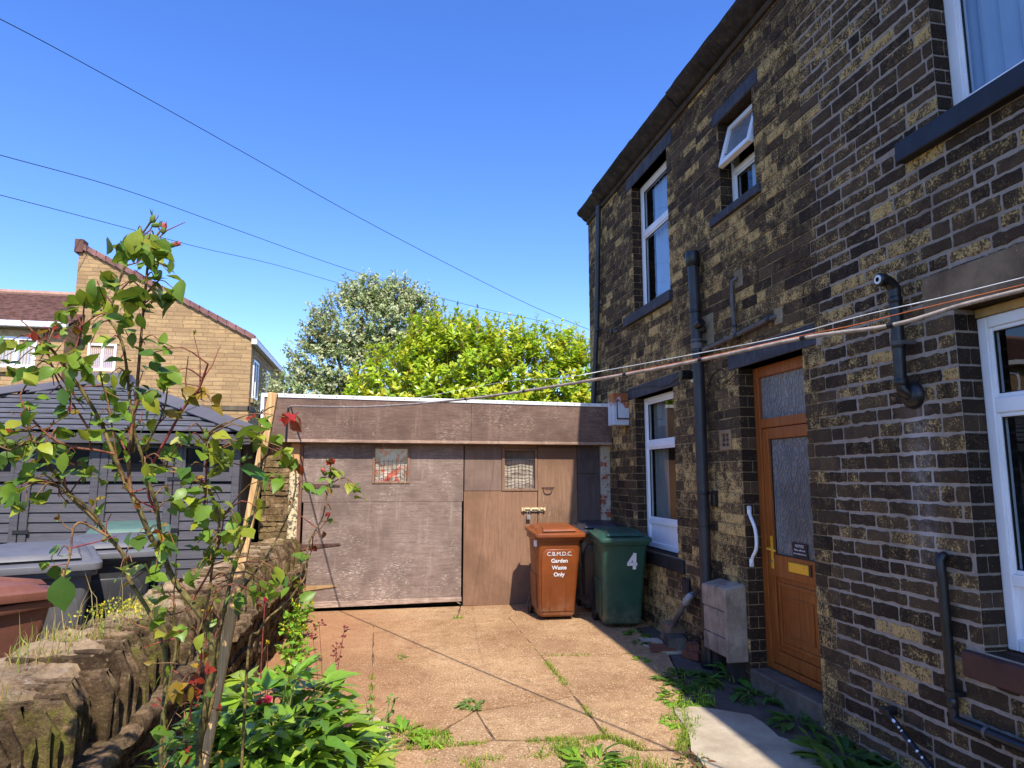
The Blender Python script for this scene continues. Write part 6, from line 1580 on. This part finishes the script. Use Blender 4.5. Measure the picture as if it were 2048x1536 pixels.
# ------------------------------------------------------------------ stone houses at the left, beyond the shed
def mk_ashlar():
    m = NM('honey_stone_courses', 0.92, 0.2); z_ = m.sepxyz()
    n_ = m.math('MULTIPLY', m.math('SUBTRACT', m.noise(1.3, 3), .5), .06)
    v = m.comb(m.math('ADD', m.math('ADD', z_[0], z_[1]), m.math('MULTIPLY', n_, 2.0)), m.math('ADD', z_[2], n_), 0.0)
    br = m.n('ShaderNodeTexBrick'); m.l(v, br.inputs['Vector']); br.inputs['Scale'].default_value = 1.0
    br.inputs['Brick Width'].default_value = .46; br.inputs['Row Height'].default_value = .115; br.inputs['Mortar Size'].default_value = .008; br.inputs['Bias'].default_value = -.1; br.offset = .43; br.squash = .75; br.squash_frequency = 3
    br.inputs['Color1'].default_value = (.45, .29, .135, 1); br.inputs['Color2'].default_value = (.29, .18, .088, 1); br.inputs['Mortar'].default_value = (.24, .16, .085, 1)
    c = m.mix(m.step(m.noise(3.5, 6, .75), .35, .7, 0, .7), br.outputs['Color'], (.27, .18, .10))
    c = m.mix(m.step(m.noise(1.0, 4, .7, m.scale(.8, .8, 5)), .48, .7, 0, .5), c, (.55, .38, .19))
    m.col(c); m.bump(m.math('ADD', m.math('MULTIPLY', m.math('SUBTRACT', 1.0, br.outputs['Fac']), .7), m.math('MULTIPLY', m.noise(14, 5, .7), .5)), .9, .03); return m.mat
ASH = mk_ashlar()
LEDGE = mk_tanstone('honey_ledge', (.26, .17, .085), (.46, .32, .17)); TILE = plain('purple_ridge_tile', (.235, .115, .10), .75, .25, .2, 3)
PANEM = plain('dark_window_pane', (.10, .12, .16), .08, .6, .3, 2)
def simple_window(parent, P, u0, u1, v0, v1, split=.5, curtain=None, fw=.06, glass=PANEM):
    m = MB()
    def bx(a, b, c, d, t0, t1): m.hexa([P(a, c, t0), P(b, c, t0), P(b, c, t1), P(a, c, t1), P(a, d, t0), P(b, d, t0), P(b, d, t1), P(a, d, t1)])
    bx(u0, u0 + fw, v0, v1, -.04, .03); bx(u1 - fw, u1, v0, v1, -.04, .03); bx(u0 + fw, u1 - fw, v0, v0 + fw, -.04, .03); bx(u0 + fw, u1 - fw, v1 - fw, v1, -.04, .03)
    us = lerp(u0, u1, split); bx(us - fw * .6, us + fw * .6, v0 + fw, v1 - fw, -.04, .028)
    w = m.build('window', UPVC, parent)
    m = MB(); m.quad(P(u0 + fw * .5, v0 + fw * .5, -.01), P(u1 - fw * .5, v0 + fw * .5, -.01), P(u1 - fw * .5, v1 - fw * .5, -.01), P(u0 + fw * .5, v1 - fw * .5, -.01)); m.build('pane', glass, w, recalc=False)
    if curtain:
        m = MB(); n = 24
        m.rings([[P(lerp(u0 + fw, u1 - fw, k / n), v0 + fw, -.006 + .003 * (k % 2)) for k in range(n + 1)], [P(lerp(u0 + fw, u1 - fw, k / n), v1 - fw * 2.2, -.006 + .003 * (k % 2)) for k in range(n + 1)]], cap=False, closed=False)
        m.build('blind', curtain, w, recalc=False)
    return w
h1 = thing('gable_house', 'honey stone house with a long sloping gable edged in purple tiles', 'house', (-6, 20, 0))
GX0, GX1, HY0, HY1 = -8.30, -3.63, 20.0, 26.0
zl, zr = 7.98, 5.52
m = MB()
m.add([(GX0, HY0, -.2), (GX1, HY0, -.2), (GX1, HY0, zr), (GX0, HY0, zl), (GX0, HY1, -.2), (GX1, HY1, -.2), (GX1, HY1, zr), (GX0, HY1, zl)], [(0, 1, 2, 3), (5, 4, 7, 6), (1, 5, 6, 2), (4, 0, 3, 7)])
m.build('wall', ASH, h1, recalc=False)
m = MB(); m.hexa([(GX0 - .05, HY0 + .01, zl + .02), (GX1 + .12, HY0 + .01, zr - .05), (GX1 + .12, HY1 + .1, zr - .05), (GX0 - .05, HY1 + .1, zl + .02), (GX0 - .05, HY0 + .01, zl + .1), (GX1 + .12, HY0 + .01, zr + .03), (GX1 + .12, HY1 + .1, zr + .03), (GX0 - .05, HY1 + .1, zl + .1)])
roof1 = m.build('roof', TILE, h1)
nt_ = 19
for k in range(nt_):
    a, b = k / nt_, (k + 1) / nt_; m = MB(); xa, xb = lerp(GX0 - .05, GX1 + .05, a), lerp(GX0 - .05, GX1 + .05, b); za, zb_ = lerp(zl, zr, a), lerp(zl, zr, b)
    m.hexa([(xa, HY0 - .07, za - .03), (xb, HY0 - .07, zb_ - .06), (xb, HY0 + .2, zb_ - .06), (xa, HY0 + .2, za - .03), (xa, HY0 - .07, za + .12), (xb + .02, HY0 - .07, zb_ + .10), (xb + .02, HY0 + .2, zb_ + .10), (xa, HY0 + .2, za + .12)]); m.build('verge_tile', TILE, roof1)
m = MB(); m.box(GX0 - .10, GX0 + .12, HY0 - .08, HY0 + .25, zl - .22, zl + .16); m.build('verge_tile', plain('brown_end_tile', (.13, .06, .045), .8), roof1, bevel=.01)
m = MB(); m.box(GX1, GX1 + .15, HY0 - .10, HY1 + .1, zr - .18, zr - .02); m.build('gutter', WHITEP, h1, bevel=.01)
m = MB(); m.box(GX0 - .015, GX1 + .02, HY0 - .03, HY0 + .02, 3.45, 3.58); m.box(GX1 - .02, GX1 + .03, HY0 - .03, HY1, 3.45, 3.58); m.build('string_course', plain('dark_string_course', (.13, .10, .07), .9), h1)
Pg = lambda u, v, d: (u, HY0 - d - .005, v)
simple_window(h1, Pg, -7.86, -7.14, 4.46, 5.22, .52, mk_curtain('pinkish_blind', (.42, .36, .42), (.52, .46, .52)))
m = MB(); m.box(-7.92, -7.08, HY0 - .03, HY0 + .01, 5.22, 5.45); m.build('lintel', LEDGE, h1); m = MB(); m.box(-7.95, -7.05, HY0 - .08, HY0 + .01, 4.34, 4.46); m.build('sill', LEDGE, h1)
m = MB(); m.lathe([(.09, -.10), (.10, -.10), (.10, 0), (.09, 0)], (-8.03, HY0, 5.22), 'Y', 14); m.build('vent', BLACKP, h1)
Ps = lambda u, v, d: (GX1 + .005 + d, u, v)
for (ya, yb_, za, zb_) in ((20.35, 21.15, 3.85, 4.98), (22.6, 23.3, 3.95, 5.0)):
    simple_window(h1, Ps, ya, yb_, za, zb_, .5, None); m = MB(); m.box(GX1 - .01, GX1 + .07, ya - .1, yb_ + .1, za - .14, za - .01); m.build('sill', LEDGE, h1)
m = MB(); m.tube([(GX1 + .06, HY1 - .05, 0), (GX1 + .06, HY1 - .05, zr - .1)], .05, 8); m.build('downpipe', BLACKP, h1)
h2 = thing('tiled_house', 'lower stone house with brown tiled roof and white gutter at the far left', 'house', (-11, 20, 0))
FX1, FY0 = -8.10, 19.15
m = MB(); m.add([(-23.5, FY0, -.2), (FX1, FY0, -.2), (FX1, FY0, 5.42), (-23.5, FY0, 5.42), (-23.5, 25, -.2), (FX1, 25, -.2), (FX1, 25, 5.42), (-23.5, 25, 5.42), (FX1, 22.1, 7.1), (-23.5, 22.1, 7.1)], [(0, 1, 2, 3), (1, 5, 6, 8, 2), (4, 0, 3, 9, 7), (5, 4, 7, 6)])
m.build('wall', ASH, h2, recalc=False)
m = MB(); nr = 17
for k in range(nr):
    a, b = k / nr, (k + 1) / nr; ya, yb_ = lerp(FY0 - .15, 22.1, a), lerp(FY0 - .15, 22.1, b + .012); za, zb_ = lerp(5.50, 7.02, a), lerp(5.50, 7.02, b)
    m.hexa([(-23.6, ya, za - .02), (FX1 + .1, ya, za - .02), (FX1 + .1, yb_, zb_), (-23.6, yb_, zb_), (-23.6, ya, za + .045), (FX1 + .1, ya, za + .045), (FX1 + .1, yb_, zb_ + .02), (-23.6, yb_, zb_ + .02)])
m.hexa([(-23.6, 22.1, 7.02), (FX1 + .1, 22.1, 7.02), (FX1 + .1, 25.1, 5.4), (-23.6, 25.1, 5.4), (-23.6, 22.1, 7.07), (FX1 + .1, 22.1, 7.07), (FX1 + .1, 25.1, 5.45), (-23.6, 25.1, 5.45)])
rf2 = m.build('roof', plain('brown_roof_tile', (.130, .066, .054), .85, .2, .25, 6, .3), h2)
m = MB(); m.tube([(-23.6, 22.1, 7.06), (FX1 + .1, 22.1, 7.06)], .10, 8); m.build('ridge', plain('pinkish_ridge', (.40, .24, .18), .85), rf2)
m = MB(); m.box(-23.6, FX1 + .12, FY0 - .28, FY0 - .14, 5.40, 5.55); m.build('gutter', WHITEP, h2, bevel=.01)
m = MB(); m.box(-23.6, FX1 + .08, FY0 - .14, FY0 + .01, 5.36, 5.45); m.build('soffit', plain('brown_soffit', (.2, .15, .1), .8), h2)
Pf = lambda u, v, d: (u, FY0 - d - .005, v)
simple_window(h2, Pf, -9.75, -8.72, 4.36, 5.17, .55, mk_curtain('grey_vertical_blind', (.34, .36, .42), (.5, .52, .58)), .08)
m = MB(); m.box(-9.9, -8.6, FY0 - .03, FY0 + .01, 5.17, 5.36); m.build('lintel', LEDGE, h2); m = MB(); m.box(-9.85, -8.65, FY0 - .09, FY0 + .01, 4.24, 4.36); m.build('sill', LEDGE, h2)
m = MB(); m.box(-23.5, FX1 + .02, FY0 - .03, FY0 + .02, 3.48, 3.60); m.build('string_course', plain('dark_string', (.13, .10, .07), .9), h2)
for (xa, xb) in ((-12.3, -11.2), (-15.2, -14.2), (-18.4, -17.3)):
    simple_window(h2, Pf, xa, xb, 4.36, 5.17, .55, None, .08); m = MB(); m.box(xa - .1, xb + .1, FY0 - .09, FY0 + .01, 4.24, 4.36); m.build('sill', LEDGE, h2)
    simple_window(h2, Pf, xa, xb, 1.2, 2.5, .55, None, .08)

# ------------------------------------------------------------------ dark summerhouse behind the wall
def mk_darkwood(name, a, b):
    m = NM(name, .6, .35)
    g = m.noise(1.5, 6, .7, m.scale(2.5, 2.5, 45), .5)
    c = m.mix(m.step(g, .3, .7), a, b); c = m.mix(m.step(m.noise(22, 5, .8, m.scale(1, 1, 3)), .64, .70, 0, .5), c, (.34, .32, .33))
    m.col(c); m.bump(g, .4, .004); return m.mat
SHW = mk_darkwood('charcoal_boards', (.050, .046, .051), (.086, .079, .088)); SHR = mk_darkwood('worn_roof_boards', (.052, .051, .058), (.14, .14, .158)); CAP = plain('slate_grey_hip_cap', (.098, .093, .104), .6, .35, .08, 2)
sh_ = thing('summerhouse', 'charcoal boarded summerhouse with a pyramid roof behind the garden wall', 'summerhouse', (-3.4, 7.7, 0))
SY = 7.72; SX0, SX1 = -5.40, -1.44
m = MB(); m.box(SX0, SX1, SY + .05, SY + 3.0, 0, 2.02); m.build('carcass', plain('dark_inside', (.012, .012, .016), .7), sh_)
APX, APY, APZ = -3.38, 9.30, 2.80; EY, EZ = SY - .14, 2.04
LX0, RX1 = SX0 - .16, SX1 + .12
m = MB(); nb = 11
for k in range(nb):
    a, b = k / nb, (k + 1) / nb + .02
    def rp(f, side, dz): return (lerp(LX0 if side < 0 else RX1, APX, f), lerp(EY, APY, f), lerp(EZ, APZ, f) + dz)
    m.hexa([rp(a, -1, .036), rp(a, 1, .036), rp(b, 1, -.004), rp(b, -1, -.004), rp(a, -1, .062), rp(a, 1, .062), rp(b, 1, .016), rp(b, -1, .016)])
rf3 = m.build('roof', SHR, sh_)
m = MB(); m.add([(LX0, EY + .02, EZ - .02), (RX1, EY + .02, EZ - .02), (APX, APY, APZ - .02)], [(0, 1, 2)]); m.build('lap_shadow_sheet', plain('lap_shadow_black', (.01, .01, .013), .9), rf3, recalc=False)  # black sheet added under the boards, standing in for the laps' shadow lines
m = MB()
m.add([(RX1, EY, EZ), (RX1, SY + 3.1, EZ), (APX, APY, APZ)], [(0, 1, 2)]); m.add([(LX0, EY, EZ), (LX0, SY + 3.1, EZ), (APX, APY, APZ)], [(0, 2, 1)]); m.add([(RX1, SY + 3.1, EZ), (LX0, SY + 3.1, EZ), (APX, APY, APZ)], [(0, 1, 2)])
m.build('rear_roof', SHR, rf3, recalc=False)
for sx in (-1, 1):
    e = Vector((LX0 if sx < 0 else RX1, EY, EZ + .085)); ap = Vector((APX, APY, APZ + .085)); hd_ = (ap - e).normalized()
    up = Vector((0, 0, 1)); s1 = Vector((1, 0, 0)); s1 = Vector((sx * -.0 + 1, 0, 0))
    front = (Vector((-sx, 0, 0)) - hd_ * Vector((-sx, 0, 0)).dot(hd_)).normalized(); fn = Vector((0, -1, .0)); back = (Vector((0, 1, 0)) - hd_ * hd_.y).normalized()
    for (f0, f1) in ((0, .34), (.33, .68), (.67, 1.0)):
        a_, b_ = e.lerp(ap, f0), e.lerp(ap, f1); lift = Vector((0, 0, .014 * (2 - int(f0 * 3)))); m = MB(); w_ = .17
        dn = Vector((0, 0, -.045))
        m.add([a_ + lift, b_ + lift, b_ + front * w_ + dn * .7 + lift, a_ + front * w_ + dn * .7 + lift, a_ + back * w_ + dn + lift, b_ + back * w_ + dn + lift], [(0, 1, 2, 3), (1, 0, 4, 5)])
        o_ = m.build('hip_cap', CAP, rf3, recalc=False); md = o_.modifiers.new('thick', 'SOLIDIFY'); md.thickness = .012
m = MB(); m.hexa([(APX - .34, APY - .3, APZ - .09), (APX + .34, APY - .3, APZ - .09), (APX + .3, APY + .3, APZ - .06), (APX - .3, APY + .3, APZ - .06), (APX - .28, APY - .25, APZ + .08), (APX + .28, APY - .25, APZ + .08), (APX + .2, APY + .2, APZ + .12), (APX - .2, APY + .2, APZ + .12)]); m.build('apex_cap', CAP, rf3, bevel=.01)
m = MB(); m.box(LX0 + .02, RX1 - .02, EY - .01, EY + .03, EZ - .10, EZ + .005); m.build('eaves_board', SHW, rf3, bevel=.003)
m = MB(); m.box(SX0, SX1, SY - .01, SY + .04, 1.93, 2.0); m.build('head_board', SHW, sh_)
def shed_panel(x0, x1, door, wins):
    m = MB(); w = .075
    m.box(x0, x0 + w, SY - .02, SY + .03, .08, 1.93); m.box(x1 - w, x1, SY - .02, SY + .03, .08, 1.93); m.box(x0 + w, x1 - w, SY - .015, SY + .03, 1.55, 1.62); m.box(x0 + w, x1 - w, SY - .015, SY + .03, .08, .16)
    p = m.build('door' if door else 'side_frame', SHW, sh_, bevel=.004)
    m = MB(); z_ = .165
    while z_ < 1.54:
        z2 = min(z_ + .098, 1.548); m.hexa([(x0 + w, SY + .002, z_), (x1 - w, SY + .002, z_), (x1 - w, SY + .03, z_), (x0 + w, SY + .03, z_), (x0 + w, SY + .016, z2 - .010), (x1 - w, SY + .016, z2 - .010), (x1 - w, SY + .03, z2 - .010), (x0 + w, SY + .03, z2 - .010)]); z_ = z2
    m.build('boarding', SHW, p)
    for (u0, u1) in wins:
        m = MB(); 
        for (a, b, c, d) in ((u0, u0 + .03, 1.62, 1.93), (u1 - .03, u1, 1.62, 1.93), (u0 + .03, u1 - .03, 1.62, 1.65), (u0 + .03, u1 - .03, 1.90, 1.93)): m.box(a, b, SY - .012, SY + .03, c, d)
        f_ = m.build('window', SHW, p); m = MB(); m.quad((u0 + .02, SY + .02, 1.64), (u1 - .02, SY + .02, 1.64), (u1 - .02, SY + .02, 1.92), (u0 + .02, SY + .02, 1.92)); m.build('pane', plain('black_pane', (.006, .007, .010), .3, .08, .2, 3), f_, recalc=False)
    return p
shed_panel(-5.38, -4.2, False, [(-5.3, -4.8), (-4.78, -4.28)])
shed_panel(-4.19, -3.53, True, [(-4.11, -3.61)])
d1 = shed_panel(-3.52, -2.825, True, [(-3.44, -2.9)])
d2 = shed_panel(-2.82, -2.115, True, [(-2.74, -2.19)])
shed_panel(-2.105, -1.455, False, [(-2.03, -1.79), (-1.76, -1.53)])
for (xx, dd) in ((-3.52, d1), (-2.12, d2)):
    for zz in (1.58, .45, 1.05): m = MB(); m.box(xx - .045, xx + .10, SY - .03, SY - .02, zz - .018, zz + .018); m.build('hinge', BLACKP, dd)

# ------------------------------------------------------------------ wires
def wire(name, label, pts, r, mat, cat='wire', n=8, group=None):
    m = MB(); m.tube(spline(pts, n), r, 6); return tag(smooth_angle(m.build(name, mat), 60), label, cat, group)
WIREM = plain('dark_cable', (.02, .02, .024), .6); GR_W = 'overhead wires crossing the sky'
def sky_wire(label, px, d0, d1, r):
    pts = []; n = len(px)
    for i, (x, y) in enumerate(px): pts.append(at(x, y, lerp(d0, d1, i / (n - 1))))
    return wire('overhead_wire', label, pts, r, WIREM, 'wire', 8, GR_W)
sky_wire('highest overhead wire sagging from top left to the laurel', [(-250, -75), (0, 38), (250, 172), (500, 312), (700, 425), (880, 520), (1060, 610), (1180, 660)], 12, 30, .011)
sky_wire('middle overhead wire running above the gable house towards the tree', [(-250, 240), (0, 310), (250, 380), (480, 462), (700, 540), (920, 606), (1120, 650)], 13, 34, .010)
sky_wire('lowest overhead wire passing behind the rose tip', [(-250, 330), (0, 390), (230, 450), (400, 495), (560, 532), (760, 590), (940, 634)], 14, 34, .009)
CABM = plain('weathered_white_cable', (.36, .285, .23), .55, .4, .2, 20)
m = MB()
cpx = [(577, 813), (705, 814), (815, 809), (932, 798), (1049, 782), (1250, 749), (1401, 720), (1606, 676), (1781, 651), (1924, 610), (2048, 579)]
XA, XB = (-1.07, 8.44), (2.35, 1.75)
def on_line(x, y):   # point of the vertical plane through the two fixings
    d = _rt * ((x - 1024) / FPX) - _up * ((y - 768) / FPX) + _fw
    ex, ey = XB[0] - XA[0], XB[1] - XA[1]
    t = (XA[0] * ey - XA[1] * ex) / (d.x * ey - d.y * ex); return Vector((0, 0, CAM_Z)) + d * t
cp = [on_line(*q) for q in cpx]
last = cp[-1] + (cp[-1] - cp[-2]) * 2.0
ct = thing('washing_line_cable', 'thick pale cable slung from the garage fascia across the yard to the house', 'cable', (cp[0].x, cp[0].y, cp[0].z))
m.tube(spline([Vector((cp[0].x, FY - .022, 2.42)), cp[0] + Vector((.06, -.05, .0))] + cp[1:] + [last], 6), .009, 8)
smooth_angle(m.build('cable', CABM, ct), 60)
m = MB(); m.tube(spline([Vector((cp[0].x - .01, FY - .018, 2.02)), Vector((cp[0].x - .008, FY - .02, 2.25)), Vector((cp[0].x, FY - .022, 2.43))], 5), .013, 8); m.build('tail', BLACKP, ct)
m = MB()
for f in (3, 4, 5, 6, 7, 8): q = cp[f]; d = (cp[f + 1] - cp[f - 1]).normalized(); m.tube([q - d * .012, q + d * .012], .0115, 8)
m.build('tie', BLACKP, ct); m = None
ct.children[-1]['kind'] = 'stuff'
wl = [on_line(*q) for q in ((1140, 741), (1250, 724), (1401, 697), (1606, 658), (1781, 613), (1924, 582), (2048, 553))]
wire('washing_line', 'thin white washing line stretched just above the thick pale cable', [at(830, 797, 9.6), at(1000, 765, 8.7)] + [p + Vector((0, .35 * (1 - i / 7), 0)) for i, p in enumerate(wl)] + [wl[-1] + (wl[-1] - wl[-2]) * 2], .0021, plain('white_line', (.70, .70, .68), .6))
ol = [on_line(*q) for q in ((1165, 761), (1250, 746), (1401, 716), (1606, 671), (1700, 652), (1781, 632), (1924, 598), (2048, 569))]
wire('washing_line', 'thin orange washing line between the white line and the thick cable', ol + [ol[-1] + (ol[-1] - ol[-2]) * 2], .0019, plain('orange_line', (.60, .15, .04), .6))
